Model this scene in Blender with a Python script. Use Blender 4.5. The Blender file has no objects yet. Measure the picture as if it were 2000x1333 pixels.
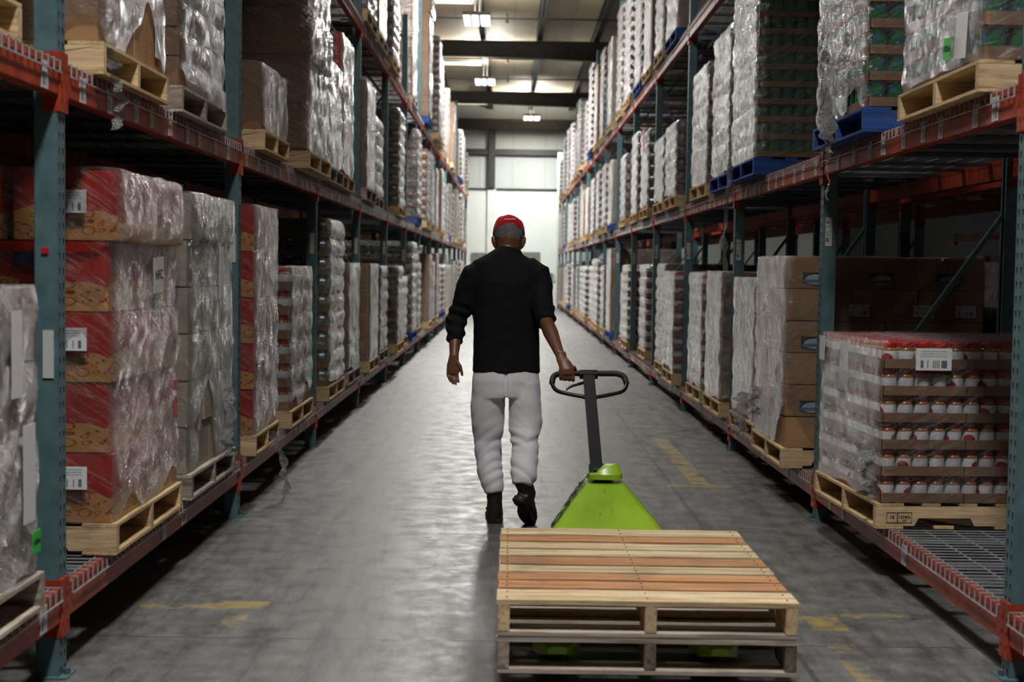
import bpy, bmesh, math, random
from mathutils import Vector, Matrix, noise
import numpy as np
R = random.Random(7)
scene = bpy.context.scene
col = scene.collection

# ------------------------------------------------------------------ camera, world, exposure
F_PX, PITCH, YAW, ROLL, CAM_H = 2652.0, 0.0533, 0.0022, 0.0146, 1.4076
cd = bpy.data.cameras.new('camera'); cam = bpy.data.objects.new('camera', cd); col.objects.link(cam)
cd.sensor_width = 36.0; cd.lens = F_PX / 2000 * 36
_F = Vector((math.sin(YAW), math.cos(YAW), 0)); _R = Vector((math.cos(YAW), -math.sin(YAW), 0)); _U = Vector((0, 0, 1))
_F2 = math.cos(PITCH) * _F - math.sin(PITCH) * _U; _U2 = math.sin(PITCH) * _F + math.cos(PITCH) * _U
_R3 = math.cos(ROLL) * _R + math.sin(ROLL) * _U2; _U3 = -math.sin(ROLL) * _R + math.cos(ROLL) * _U2
M = Matrix((_R3, _U3, -_F2)).transposed().to_4x4(); M.translation = (0, 0, CAM_H)
cam.matrix_world = M
cd.dof.use_dof = True; cd.dof.focus_distance = 7.2; cd.dof.aperture_fstop = 3.2
cd.clip_end = 200
scene.camera = cam
w = bpy.data.worlds.new('world'); scene.world = w; w.use_nodes = True
w.node_tree.nodes['Background'].inputs[0].default_value = (.5, .55, .6, 1)
w.node_tree.nodes['Background'].inputs[1].default_value = 0.02
scene.view_settings.view_transform = 'Standard'; scene.view_settings.look = 'None'
scene.view_settings.gamma = 1; scene.view_settings.use_curve_mapping = False
scene.view_settings.exposure = 0.0
scene.cycles.max_bounces = 7; scene.cycles.diffuse_bounces = 3; scene.cycles.glossy_bounces = 3
scene.cycles.transparent_max_bounces = 16; scene.cycles.transmission_bounces = 2
scene.cycles.caustics_reflective = False; scene.cycles.caustics_refractive = False
scene.cycles.sample_clamp_indirect = 4.0
scene.cycles.use_denoising = True

LIGHTS = []   # filled below by the high bay fixtures: (x, y, z, watts)
for yy, pw in ((10.2, 85), (20.1, 360), (30, 700), (39.8, 760)): LIGHTS.append((-0.8, yy, 6.8, pw))
LIGHTS.append((0.7, 49.1, 6.8, 420)); LIGHTS.append((.10, 2.2, 6.8, 235))
for yy in (2, 16, 30, 44): LIGHTS.append((6.7, yy, 6.8, 12)); LIGHTS.append((-6.8, yy, 6.8, 10))

# ------------------------------------------------------------------ helpers
def hexc(r, g, b):
    f = lambda c: (c / 255 / 12.92) if c / 255 <= .04045 else ((c / 255 + .055) / 1.055) ** 2.4
    return (f(r), f(g), f(b), 1)

class NT:
    def __init__(s, name):
        s.m = bpy.data.materials.new(name); s.m.use_nodes = True; s.t = s.m.node_tree
        s.b = s.t.nodes['Principled BSDF']; s.out = s.t.nodes['Material Output']
    def n(s, typ, **kw):
        nd = s.t.nodes.new(typ)
        for k, v in kw.items():
            if k.startswith('i_'):
                key = k[2:]; key = int(key) if key.isdigit() else key.replace('_', ' ')
                if isinstance(v, tuple) and len(v) == 2 and hasattr(v[0], 'outputs'): s.t.links.new(v[0].outputs[v[1]], nd.inputs[key])
                elif hasattr(v, 'outputs'): s.t.links.new(v.outputs[0], nd.inputs[key])
                else: nd.inputs[key].default_value = v
            else: setattr(nd, k, v)
        return nd
    def l(s, a, b): s.t.links.new(a, b)
    def ramp(s, fac, stops, interp='LINEAR'):
        nd = s.t.nodes.new('ShaderNodeValToRGB'); e = nd.color_ramp.elements; nd.color_ramp.interpolation = interp
        while len(e) < len(stops): e.new(.5)
        for i, (p, c) in enumerate(stops):
            e[i].position = p; e[i].color = c if len(c) == 4 else (*c, 1)
        s.l(fac, nd.inputs[0]); return nd
    def math(s, op, a, b=None):
        nd = s.t.nodes.new('ShaderNodeMath'); nd.operation = op
        for i, v in enumerate((a, b)):
            if v is None: continue
            if hasattr(v, 'is_output'): s.l(v, nd.inputs[i])
            else: nd.inputs[i].default_value = v
        return nd.outputs[0]
    def mix(s, fac, a, b, blend='MIX'):
        nd = s.t.nodes.new('ShaderNodeMix'); nd.data_type = 'RGBA'; nd.blend_type = blend
        for i, v in ((0, fac), (6, a), (7, b)):
            if hasattr(v, 'is_output'): s.l(v, nd.inputs[i])
            else: nd.inputs[i].default_value = v
        return nd.outputs[2]
    def bump(s, h, strength=.3, dist=.01):
        nd = s.n('ShaderNodeBump', i_Strength=strength, i_Distance=dist); s.l(h, nd.inputs['Height'])
        s.l(nd.outputs[0], s.b.inputs['Normal']); return nd

def simple(name, c, rough=.6, metal=0, spec=.5, var=.12, scale=9, bump=0, randobj=0):
    t = NT(name); tc = t.n('ShaderNodeTexCoord')
    nz = t.n('ShaderNodeTexNoise', i_Vector=(tc, 'Object'), i_Scale=float(scale), i_Detail=5.0)
    d = tuple(x * (1 - var * 1.6) for x in c[:3]) + (1,); u = tuple(min(1, x * (1 + var)) for x in c[:3]) + (1,)
    r = t.ramp(nz.outputs[0], [(.3, d), (.7, u)])
    src = r.outputs[0]
    if randobj:
        oi = t.n('ShaderNodeObjectInfo'); mr = t.n('ShaderNodeMapRange', i_3=1 - randobj, i_4=1 + randobj); t.l(oi.outputs['Random'], mr.inputs[0])
        hs = t.n('ShaderNodeHueSaturation'); t.l(src, hs.inputs['Color']); t.l(mr.outputs[0], hs.inputs['Value']); src = hs.outputs[0]
    t.l(src, t.b.inputs['Base Color'])
    t.b.inputs['Roughness'].default_value = rough; t.b.inputs['Metallic'].default_value = metal
    t.b.inputs['Specular IOR Level'].default_value = spec
    if bump: t.bump(nz.outputs[0], bump, .01)
    return t.m

class MB:
    def __init__(s): s.v = []; s.f = []; s.mi = []; s.mats = []
    def mid(s, m):
        if m not in s.mats: s.mats.append(m)
        return s.mats.index(m)
    def add(s, vs, fs, m):
        o = len(s.v); k = s.mid(m); s.v += [tuple(v) for v in vs]
        for f in fs: s.f.append(tuple(o + i for i in f)); s.mi.append(k)
    def box(s, x0, x1, y0, y1, z0, z1, m, mt=None):
        vs = [Vector((x, y, z)) for x in (x0, x1) for y in (y0, y1) for z in (z0, z1)]
        if mt is not None: vs = [mt @ v for v in vs]
        s.add(vs, [(0, 1, 3, 2), (4, 6, 7, 5), (0, 4, 5, 1), (2, 3, 7, 6), (0, 2, 6, 4), (1, 5, 7, 3)], m)
    def bar(s, a, b, wd, th, m, up=(0, 0, 1)):
        a = Vector(a); b = Vector(b); d = (b - a); L = d.length; d.normalize()
        u = Vector(up)
        if abs(d.dot(u)) > .95: u = Vector((1, 0, 0))
        sd = d.cross(u).normalized(); u = sd.cross(d)
        mt = Matrix((d, sd, u)).transposed().to_4x4(); mt.translation = a
        s.box(0, L, -wd / 2, wd / 2, -th / 2, th / 2, m, mt)
    def lathe(s, prof, m, n=12, c=(0, 0, 0), mt=None, cap=True):
        # prof: (r, z[, mat])
        vs = []
        for p in prof:
            for i in range(n):
                a = 2 * math.pi * i / n; v = Vector((c[0] + p[0] * math.cos(a), c[1] + p[0] * math.sin(a), c[2] + p[1]))
                vs.append(mt @ v if mt is not None else v)
        for k in range(len(prof) - 1):
            mm = prof[k][2] if len(prof[k]) > 2 else m
            kk = s.mid(mm); o = len(s.v)
            for i in range(n):
                j = (i + 1) % n
                s.f.append((o + k * n + i, o + k * n + j, o + (k + 1) * n + j, o + (k + 1) * n + i)); s.mi.append(kk)
        o = len(s.v); s.v += [tuple(v) for v in vs]
        if cap:
            mm = prof[-1][2] if len(prof[-1]) > 2 else m
            s.f.append(tuple(o + (len(prof) - 1) * n + i for i in range(n))); s.mi.append(s.mid(mm))
            s.f.append(tuple(o + n - 1 - i for i in range(n))); s.mi.append(s.mid(m))
    def cyl(s, a, b, r, m, n=12, r2=None):
        a = Vector(a); b = Vector(b); d = (b - a); L = d.length
        mt = d.to_track_quat('Z', 'Y').to_matrix().to_4x4(); mt.translation = a
        s.lathe([(r, 0), (r if r2 is None else r2, L)], m, n, mt=mt)
    def loft(s, rings, m, n=20, cap=True, ref=(1, 0, 0), round_ends=False):
        # rings: (point, r1 (along ref), r2[, power])
        P = [Vector(r[0]) for r in rings]
        vs = []
        for i, r in enumerate(rings):
            t = (P[min(i + 1, len(P) - 1)] - P[max(i - 1, 0)]).normalized()
            a = Vector(ref); a = (a - t * a.dot(t)).normalized(); b = t.cross(a)
            pw = r[3] if len(r) > 3 else 1.0
            for k in range(n):
                an = 2 * math.pi * k / n; ca, sa = math.cos(an), math.sin(an)
                ca = math.copysign(abs(ca) ** pw, ca); sa = math.copysign(abs(sa) ** pw, sa)
                vs.append(P[i] + a * r[1] * ca + b * r[2] * sa)
        fs = []
        for i in range(len(rings) - 1):
            for k in range(n):
                j = (k + 1) % n; fs.append((i * n + k, i * n + j, (i + 1) * n + j, (i + 1) * n + k))
        if cap:
            fs.append(tuple(range(n))[::-1]); fs.append(tuple((len(rings) - 1) * n + k for k in range(n)))
        s.add(vs, fs, m)
    def tube(s, pts, r, m, n=10, sm=6):
        # smooth tube through points (Catmull-Rom)
        P = [Vector(p) for p in pts]; Q = []
        for i in range(len(P) - 1):
            p0 = P[max(i - 1, 0)]; p1 = P[i]; p2 = P[i + 1]; p3 = P[min(i + 2, len(P) - 1)]
            for k in range(sm):
                t = k / sm
                Q.append(.5 * ((2 * p1) + (p2 - p0) * t + (2 * p0 - 5 * p1 + 4 * p2 - p3) * t * t + (3 * p1 - p0 - 3 * p2 + p3) * t ** 3))
        Q.append(P[-1])
        rr = r if callable(r) else (lambda u: r)
        s.loft([(q, rr(i / (len(Q) - 1)), rr(i / (len(Q) - 1))) for i, q in enumerate(Q)], m, n, ref=(.31, .2, .93))
    def mesh(s, name, smooth=False, bevel=0):
        me = bpy.data.meshes.new(name); me.from_pydata(s.v, [], s.f); me.update()
        for m in s.mats: me.materials.append(m)
        me.polygons.foreach_set('material_index', s.mi)
        bm = bmesh.new(); bm.from_mesh(me); bmesh.ops.recalc_face_normals(bm, faces=bm.faces)
        if bevel: bmesh.ops.bevel(bm, geom=list(bm.edges), offset=bevel, segments=2, affect='EDGES', clamp_overlap=True)
        bm.to_mesh(me); bm.free()
        if smooth:
            me.shade_smooth() if smooth is True else None
            if smooth is not True:
                me.shade_smooth(); me.set_sharp_from_angle(angle=smooth)
        return me
    def build(s, name, parent=None, loc=(0, 0, 0), rz=0, smooth=False, bevel=0):
        return inst(name, s.mesh(name, smooth, bevel), parent, loc, rz)

def inst(name, me, parent=None, loc=(0, 0, 0), rz=0, scale=None):
    o = bpy.data.objects.new(name, me); col.objects.link(o); o.location = loc
    if rz: o.rotation_euler = (0, 0, rz)
    if scale: o.scale = scale
    if parent: o.parent = parent
    return o
def empty(name, loc=(0, 0, 0), rz=0):
    return inst(name, None, None, loc, rz)
def tag(o, label, cat, group=None, kind=None):
    o['label'] = label; o['category'] = cat
    if group: o['group'] = group
    if kind: o['kind'] = kind
    return o
def lettering(text, size, m, parent, **kw):
    fc = bpy.data.curves.new('t', 'FONT'); fc.body = text; fc.size = size; fc.align_x = 'CENTER'; fc.align_y = kw.pop('align_y', 'CENTER')
    for k_, v in kw.items(): setattr(fc, k_, v)
    o = bpy.data.objects.new('t', fc); col.objects.link(o); dg = bpy.context.evaluated_depsgraph_get()
    me = bpy.data.meshes.new_from_object(o.evaluated_get(dg)); bpy.data.objects.remove(o); me.materials.clear(); me.materials.append(m)
    me.polygons.foreach_set('material_index', [0] * len(me.polygons))
    return inst('lettering', me, parent)
def struct(o, label=None):
    o['kind'] = 'structure'
    if label: o['label'] = label
    return o
ORD = ['nearest', 'second', 'third', 'fourth', 'fifth', 'sixth', 'seventh', 'eighth', 'ninth', 'tenth', 'eleventh', 'twelfth', 'thirteenth', 'fourteenth', 'fifteenth', 'sixteenth', 'seventeenth', 'eighteenth']

# ------------------------------------------------------------------ materials
def concrete():
    t = NT('concrete'); tc = t.n('ShaderNodeTexCoord'); sep = t.n('ShaderNodeSeparateXYZ', i_0=(tc, 'Object'))
    X, Y = sep.outputs[0], sep.outputs[1]
    n1 = t.n('ShaderNodeTexNoise', i_Vector=(tc, 'Object'), i_Scale=.9, i_Detail=8.0, i_Roughness=.62)
    n2 = t.n('ShaderNodeTexNoise', i_Vector=(tc, 'Object'), i_Scale=7.0, i_Detail=8.0, i_Roughness=.7)
    n3 = t.n('ShaderNodeTexNoise', i_Vector=(tc, 'Object'), i_Scale=70.0, i_Detail=3.0)
    mp = t.n('ShaderNodeMapping', i_Vector=(tc, 'Object')); mp.inputs['Rotation'].default_value = (0, 0, .25); mp.inputs['Scale'].default_value = (9, 1.3, 1)
    n4 = t.n('ShaderNodeTexNoise', i_Vector=mp, i_Scale=1.0, i_Detail=7.0, i_Roughness=.75)
    c = t.ramp(n1.outputs[0], [(.3, (.085, .087, .085)), (.7, (.175, .176, .168))]).outputs[0]
    c = t.mix(.55, c, t.ramp(n2.outputs[0], [(.34, (.065, .066, .065)), (.64, (.21, .21, .205))]).outputs[0])
    c = t.mix(.8, c, t.ramp(n4.outputs[0], [(.34, (.30, .30, .31)), (.5, (1, 1, 1)), (.70, (1.35, 1.35, 1.33))]).outputs[0], 'MULTIPLY')
    c = t.mix(.35, c, t.ramp(n3.outputs[0], [(.3, (.5, .5, .5)), (.6, (1, 1, 1))]).outputs[0], 'MULTIPLY')
    # dark tyre scuffs
    mp2 = t.n('ShaderNodeMapping', i_Vector=(tc, 'Object')); mp2.inputs['Rotation'].default_value = (0, 0, -.5); mp2.inputs['Scale'].default_value = (5, .8, 1)
    n5 = t.n('ShaderNodeTexNoise', i_Vector=mp2, i_Scale=1.1, i_Detail=9.0, i_Roughness=.8)
    c = t.mix(t.ramp(n5.outputs[0], [(.57, (0, 0, 0)), (.68, (.8, .8, .8))]).outputs[0], c, (.07, .07, .072, 1))
    # joints
    def line(axis, pos, wd):
        wob = t.math('MULTIPLY', t.math('SUBTRACT', n2.outputs[0], .5), .03)
        d = t.math('ABSOLUTE', t.math('SUBTRACT', t.math('ADD', axis, wob), pos))
        return t.math('LESS_THAN', d, wd)
    j = line(X, 1.08, .012)
    for p in (-1.85,): j = t.math('MAXIMUM', j, line(X, p, .008))
    for p in (5.06, 9.97, 14.9, 19.8, 24.7, 29.6, 34.5): j = t.math('MAXIMUM', j, line(Y, p, .007))
    c = t.mix(t.math('MULTIPLY', j, .9), c, (.055, .055, .055, 1))
    # worn yellow paint
    def band(x0, x1, y0, y1):
        a = t.math('MULTIPLY', t.math('GREATER_THAN', X, x0), t.math('LESS_THAN', X, x1))
        b = t.math('MULTIPLY', t.math('GREATER_THAN', Y, y0), t.math('LESS_THAN', Y, y1))
        return t.math('MULTIPLY', a, b)
    wear = t.ramp(n2.outputs[0], [(.50, (0, 0, 0)), (.62, (.6, .6, .6))]).outputs[0]
    wear2 = t.ramp(n2.outputs[0], [(.40, (0, 0, 0)), (.52, (.72, .72, .72))]).outputs[0]
    pa = None
    for a in ((-1.5, -1.15, 5.48, 5.60), (1.0, 1.85, 5.44, 5.55), (-1.5, -.75, 8.80, 8.9), (.85, 1.0, 8.83, 8.92), (-.3, -.02, 5.5, 5.6), (-1.12, -1.03, 5.2, 5.4), (1.22, 1.33, 4.3, 5.1), (1.24, 1.33, 11.5, 14.6)):
        b = band(*a); pa = b if pa is None else t.math('MAXIMUM', pa, b)
    pb = None
    for a in ((-1.25, -.98, 5.5, 5.62), (1.22, 1.36, 5.28, 5.5), (1.05, 1.47, 8.80, 8.89), (1.22, 1.34, 8.85, 11.35)):
        b = band(*a); pb = b if pb is None else t.math('MAXIMUM', pb, b)
    mk = t.math('MAXIMUM', t.math('MULTIPLY', pa, wear), t.math('MULTIPLY', pb, wear2))
    c = t.mix(mk, c, hexc(168, 142, 70))
    t.l(c, t.b.inputs['Base Color'])
    rr = t.ramp(n2.outputs[0], [(.3, (.33, .33, .33)), (.7, (.58, .58, .58))]); t.l(rr.outputs[0], t.b.inputs['Roughness'])
    t.b.inputs['Specular IOR Level'].default_value = .5
    h = t.math('SUBTRACT', t.math('MULTIPLY', n4.outputs[0], .5), j)
    t.bump(h, .018, .01)
    return t.m

def wood(name, c1, c2, grain=(1, 14, 14), rough=.75, randobj=.14):
    t = NT(name); tc = t.n('ShaderNodeTexCoord'); oi = t.n('ShaderNodeObjectInfo')
    va = t.n('ShaderNodeVectorMath', operation='ADD', i_0=(tc, 'Object')); cx = t.n('ShaderNodeCombineXYZ'); 
    t.l(t.math('MULTIPLY', oi.outputs['Random'], 37.0), cx.inputs[1]); t.l(t.math('MULTIPLY', oi.outputs['Random'], 11.0), cx.inputs[2]); t.l(cx.outputs[0], va.inputs[1])
    mp = t.n('ShaderNodeMapping', i_Vector=va); mp.inputs['Scale'].default_value = grain
    nz = t.n('ShaderNodeTexNoise', i_Vector=mp, i_Scale=1.6, i_Detail=6.0, i_Distortion=1.2)
    n2 = t.n('ShaderNodeTexNoise', i_Vector=va, i_Scale=3.5, i_Detail=4.0)
    n3 = t.n('ShaderNodeTexNoise', i_Vector=mp, i_Scale=9.0, i_Detail=2.0)
    c = t.ramp(nz.outputs[0], [(.3, c1), (.62, c2)]).outputs[0]
    c = t.mix(.7, c, t.ramp(n3.outputs[0], [(.34, (.62, .55, .48)), (.5, (1, 1, 1))]).outputs[0], 'MULTIPLY')
    c = t.mix(t.ramp(n2.outputs[0], [(.57, (0, 0, 0)), (.72, (.5, .5, .5))]).outputs[0], c, (.16, .14, .12, 1))
    hs = t.n('ShaderNodeHueSaturation'); mr = t.n('ShaderNodeMapRange', i_3=1 - randobj, i_4=1 + randobj); t.l(oi.outputs['Random'], mr.inputs[0])
    t.l(c, hs.inputs['Color']); t.l(mr.outputs[0], hs.inputs['Value']); t.l(hs.outputs[0], t.b.inputs['Base Color'])
    t.b.inputs['Roughness'].default_value = rough; t.bump(nz.outputs[0], .25, .004)
    return t.m

def film(name, base, edge, rough=.16, streak=(.8, 11, 26), tint=(.46, .46, .47), bstr=1.0, patch=.35):
    """stretch film: clear seen face on, milky seen along it, creased"""
    t = NT(name); tc = t.n('ShaderNodeTexCoord'); oi = t.n('ShaderNodeObjectInfo')
    va = t.n('ShaderNodeVectorMath', operation='ADD', i_0=(tc, 'Object')); cx = t.n('ShaderNodeCombineXYZ')
    t.l(t.math('MULTIPLY', oi.outputs['Random'], 53.0), cx.inputs[2]); t.l(cx.outputs[0], va.inputs[1])
    sep = t.n('ShaderNodeSeparateXYZ', i_0=va)
    al = t.math('ADD', sep.outputs[0], sep.outputs[1])           # along the wall
    dg = t.math('ADD', t.math('MULTIPLY', al, .55), sep.outputs[2])
    cb = t.n('ShaderNodeCombineXYZ'); t.l(t.math('MULTIPLY', al, streak[0]), cb.inputs[0]); t.l(t.math('MULTIPLY', dg, streak[1]), cb.inputs[1])
    n1 = t.n('ShaderNodeTexNoise', i_Vector=cb, i_Scale=1.5, i_Detail=5.0, i_Roughness=.6, i_Distortion=.25)
    cb2 = t.n('ShaderNodeCombineXYZ'); t.l(t.math('MULTIPLY', al, 3.0), cb2.inputs[0]); t.l(t.math('MULTIPLY', t.math('SUBTRACT', sep.outputs[2], t.math('MULTIPLY', al, .9)), streak[2]), cb2.inputs[1])
    n2 = t.n('ShaderNodeTexNoise', i_Vector=cb2, i_Scale=1.4, i_Detail=3.0)
    n3 = t.n('ShaderNodeTexNoise', i_Vector=va, i_Scale=9.0, i_Detail=6.0, i_Roughness=.6, i_Distortion=2.5)
    n4 = t.n('ShaderNodeTexNoise', i_Vector=va, i_Scale=2.2, i_Detail=3.0)
    n5 = t.n('ShaderNodeTexNoise', i_Vector=va, i_Scale=26.0, i_Detail=4.0, i_Roughness=.6, i_Distortion=1.0)
    rg = t.math('ABSOLUTE', t.math('SUBTRACT', n3.outputs[0], .5)); rg5 = t.math('ABSOLUTE', t.math('SUBTRACT', n5.outputs[0], .5))
    r1 = t.math('ABSOLUTE', t.math('SUBTRACT', n1.outputs[0], .5))
    h = t.math('ADD', t.math('ADD', n1.outputs[0], t.math('MULTIPLY', n2.outputs[0], .22)), t.math('ADD', t.math('MULTIPLY', rg, -1.6), t.math('MULTIPLY', rg5, -.55)))
    bp = t.n('ShaderNodeBump', i_Strength=bstr, i_Distance=.05); t.l(h, bp.inputs['Height'])
    lw = t.n('ShaderNodeLayerWeight', i_Blend=.5)
    f = t.math('POWER', lw.outputs['Facing'], 2.3)
    f = t.math('ADD', t.math('MULTIPLY', f, edge - base), base)
    pt = t.ramp(n4.outputs[0], [(.4, (0, 0, 0)), (.7, (patch, patch, patch))]).outputs[0]
    st = t.ramp(r1, [(.0, (.24, .24, .24)), (.03, (0, 0, 0))]).outputs[0]  # lines of milky opacity painted in as glints along the creases
    st2 = t.ramp(rg, [(.0, (.12, .12, .12)), (.02, (0, 0, 0))]).outputs[0]
    f = t.math('MINIMUM', t.math('ADD', t.math('ADD', f, t.math('MULTIPLY', pt, .45)), t.math('ADD', st, st2)), .95)
    b = t.b; b.inputs['Base Color'].default_value = (*tint, 1); b.inputs['Roughness'].default_value = rough + .12
    b.inputs['Specular IOR Level'].default_value = .8; b.inputs['Coat Weight'].default_value = .8; b.inputs['Coat Roughness'].default_value = rough * .7; b.inputs['Coat IOR'].default_value = 1.7
    t.l(bp.outputs[0], b.inputs['Normal']); t.l(bp.outputs[0], b.inputs['Coat Normal'])
    gl = t.n('ShaderNodeBsdfGlossy', i_Roughness=rough * .8); gl.inputs['Color'].default_value = (.9, .9, .92, 1); t.l(bp.outputs[0], gl.inputs['Normal'])
    tr = t.n('ShaderNodeBsdfTransparent'); tr.inputs[0].default_value = (.95, .95, .95, 1)
    clear = t.n('ShaderNodeMixShader'); t.l(t.math('ADD', t.math('MULTIPLY', t.math('POWER', lw.outputs['Facing'], 1.5), .40), .055), clear.inputs[0]); t.l(tr.outputs[0], clear.inputs[1]); t.l(gl.outputs[0], clear.inputs[2])
    mx = t.n('ShaderNodeMixShader'); t.l(f, mx.inputs[0]); t.l(clear.outputs[0], mx.inputs[1]); t.l(b.outputs[0], mx.inputs[2])
    t.l(mx.outputs[0], t.out.inputs[0])
    return t.m

def carton_mat(name, c1, c2, seam=True, randobj=.1):
    t = NT(name); tc = t.n('ShaderNodeTexCoord'); sp = t.n('ShaderNodeSeparateXYZ', i_0=(tc, 'Generated')); oi = t.n('ShaderNodeObjectInfo')
    nz = t.n('ShaderNodeTexNoise', i_Vector=(tc, 'Object'), i_Scale=3.0, i_Detail=4.0)
    mp = t.n('ShaderNodeMapping', i_Vector=(tc, 'Object')); mp.inputs['Scale'].default_value = (2, 2, 120)
    nw = t.n('ShaderNodeTexNoise', i_Vector=mp, i_Scale=1.0, i_Detail=1.0)
    c = t.ramp(nz.outputs[0], [(.3, c1), (.7, c2)]).outputs[0]
    c = t.mix(.3, c, t.ramp(nw.outputs[0], [(.35, (.75, .75, .75)), (.6, (1, 1, 1))]).outputs[0], 'MULTIPLY')
    hs = t.n('ShaderNodeHueSaturation'); mr = t.n('ShaderNodeMapRange', i_3=1 - randobj, i_4=1 + randobj); t.l(oi.outputs['Random'], mr.inputs[0])
    t.l(c, hs.inputs['Color']); t.l(mr.outputs[0], hs.inputs['Value']); c = hs.outputs[0]
    if seam:   # printed block of small lettering bars
        Z = sp.outputs[2]; A = t.math('ADD', sp.outputs[0], sp.outputs[1])
        inb = t.math('MULTIPLY', t.math('GREATER_THAN', Z, .12), t.math('LESS_THAN', Z, .30))
        ln = t.math('GREATER_THAN', t.math('FRACT', t.math('MULTIPLY', Z, 22.0)), .5)
        px = t.n('ShaderNodeTexNoise', i_Vector=(tc, 'Generated'), i_Scale=60.0)
        fa = t.math('FRACT', A)
        ina = t.math('MULTIPLY', t.math('GREATER_THAN', fa, .12), t.math('LESS_THAN', fa, .4))
        k = t.math('MULTIPLY', t.math('MULTIPLY', inb, ln), t.math('MULTIPLY', ina, t.math('GREATER_THAN', px.outputs[0], .5)))
        c = t.mix(t.math('MULTIPLY', k, .45), c, (.05, .035, .03, 1))
    t.l(c, t.b.inputs['Base Color']); t.b.inputs['Roughness'].default_value = .7; t.b.inputs['Specular IOR Level'].default_value = .3
    return t.m

def scroll_carton():
    """red carton with a tan band of red scrollwork along its foot"""
    t = NT('red_scroll_carton'); tc = t.n('ShaderNodeTexCoord'); sp = t.n('ShaderNodeSeparateXYZ', i_0=(tc, 'Generated'))
    gx, gy, gz = sp.outputs
    A = t.math('ADD', gx, gy)
    wv = t.n('ShaderNodeTexNoise', i_Vector=(tc, 'Generated'), i_Scale=2.6, i_Detail=1.0)
    edge = t.math('ADD', t.math('MULTIPLY', wv.outputs[0], .9), -.02)
    tan = t.math('LESS_THAN', gz, edge)
    vo = t.n('ShaderNodeTexVoronoi', i_Vector=(tc, 'Generated'), i_Scale=5.5)
    ring = t.math('ABSOLUTE', t.math('SUBTRACT', vo.outputs['Distance'], .36)); ring = t.math('LESS_THAN', ring, .035)
    vo2 = t.n('ShaderNodeTexVoronoi', i_Vector=(tc, 'Generated'), i_Scale=11.0)
    ring2 = t.math('LESS_THAN', t.math('ABSOLUTE', t.math('SUBTRACT', vo2.outputs['Distance'], .3)), .05)
    k = t.math('MAXIMUM', ring, t.math('MULTIPLY', ring2, t.math('GREATER_THAN', wv.outputs[0], .5)))
    tanc = t.mix(k, hexc(196, 142, 82), hexc(150, 58, 30))
    c = t.mix(tan, hexc(168, 34, 22), tanc)
    t.l(c, t.b.inputs['Base Color']); t.b.inputs['Roughness'].default_value = .35
    return t.m

def label_mat(name, paper, ink=(.03, .03, .05, 1), vertical=False, top=.45, k=38.0):
    """paper label: bars in one half, lines of small print in the other (Generated coords of a thin box)"""
    t = NT(name); tc = t.n('ShaderNodeTexCoord'); sp = t.n('ShaderNodeSeparateXYZ', i_0=(tc, 'Generated'))
    A = t.math('ADD', sp.outputs[0], sp.outputs[1]) if not vertical else sp.outputs[2]
    Z = sp.outputs[2] if not vertical else t.math('ADD', sp.outputs[0], sp.outputs[1])
    A = t.math('FRACT', A)
    nb = t.n('ShaderNodeTexWhiteNoise'); nb.noise_dimensions = '1D'; t.l(t.math('FLOOR', t.math('MULTIPLY', A, k)), nb.inputs['W'])
    bars = t.math('GREATER_THAN', nb.outputs[0], .5)
    bz = t.math('MULTIPLY', t.math('LESS_THAN', Z, top), t.math('GREATER_THAN', Z, .1))
    ba = t.math('MULTIPLY', t.math('GREATER_THAN', A, .12), t.math('LESS_THAN', A, .88))
    b1 = t.math('MULTIPLY', bars, t.math('MULTIPLY', bz, ba))
    nt = t.n('ShaderNodeTexNoise', i_Vector=(tc, 'Generated'), i_Scale=40.0)
    tz = t.math('MULTIPLY', t.math('GREATER_THAN', Z, top + .1), t.math('LESS_THAN', Z, .9))
    ln = t.math('GREATER_THAN', t.math('FRACT', t.math('MULTIPLY', Z, 9.0)), .5)
    b2 = t.math('MULTIPLY', t.math('MULTIPLY', tz, ln), t.math('MULTIPLY', ba, t.math('GREATER_THAN', nt.outputs[0], .5)))
    c = t.mix(t.math('MULTIPLY', t.math('MAXIMUM', b1, b2), .85), paper, ink)
    t.l(c, t.b.inputs['Base Color']); t.b.inputs['Roughness'].default_value = .45
    return t.m

def jar_label():
    t = NT('jar_paper_label'); tc = t.n('ShaderNodeTexCoord'); sp = t.n('ShaderNodeSeparateXYZ', i_0=(tc, 'Object'))
    x, y, z = sp.outputs
    dy = t.math('DIVIDE', y, .026); dz = t.math('DIVIDE', t.math('SUBTRACT', z, .045), .022)
    d = t.math('ADD', t.math('MULTIPLY', dy, dy), t.math('MULTIPLY', dz, dz))
    k = t.math('MULTIPLY', t.math('LESS_THAN', d, 1.0), t.math('GREATER_THAN', x, 0.0))
    nt = t.n('ShaderNodeTexNoise', i_Vector=(tc, 'Object'), i_Scale=300.0)
    txt = t.math('MULTIPLY', t.math('GREATER_THAN', nt.outputs[0], .55), t.math('LESS_THAN', x, -.01))
    c = t.mix(t.math('MULTIPLY', txt, .5), hexc(235, 235, 240), (.15, .15, .3, 1))
    c = t.mix(k, c, hexc(170, 25, 25))
    t.l(c, t.b.inputs['Base Color']); t.b.inputs['Roughness'].default_value = .3
    return t.m
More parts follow.
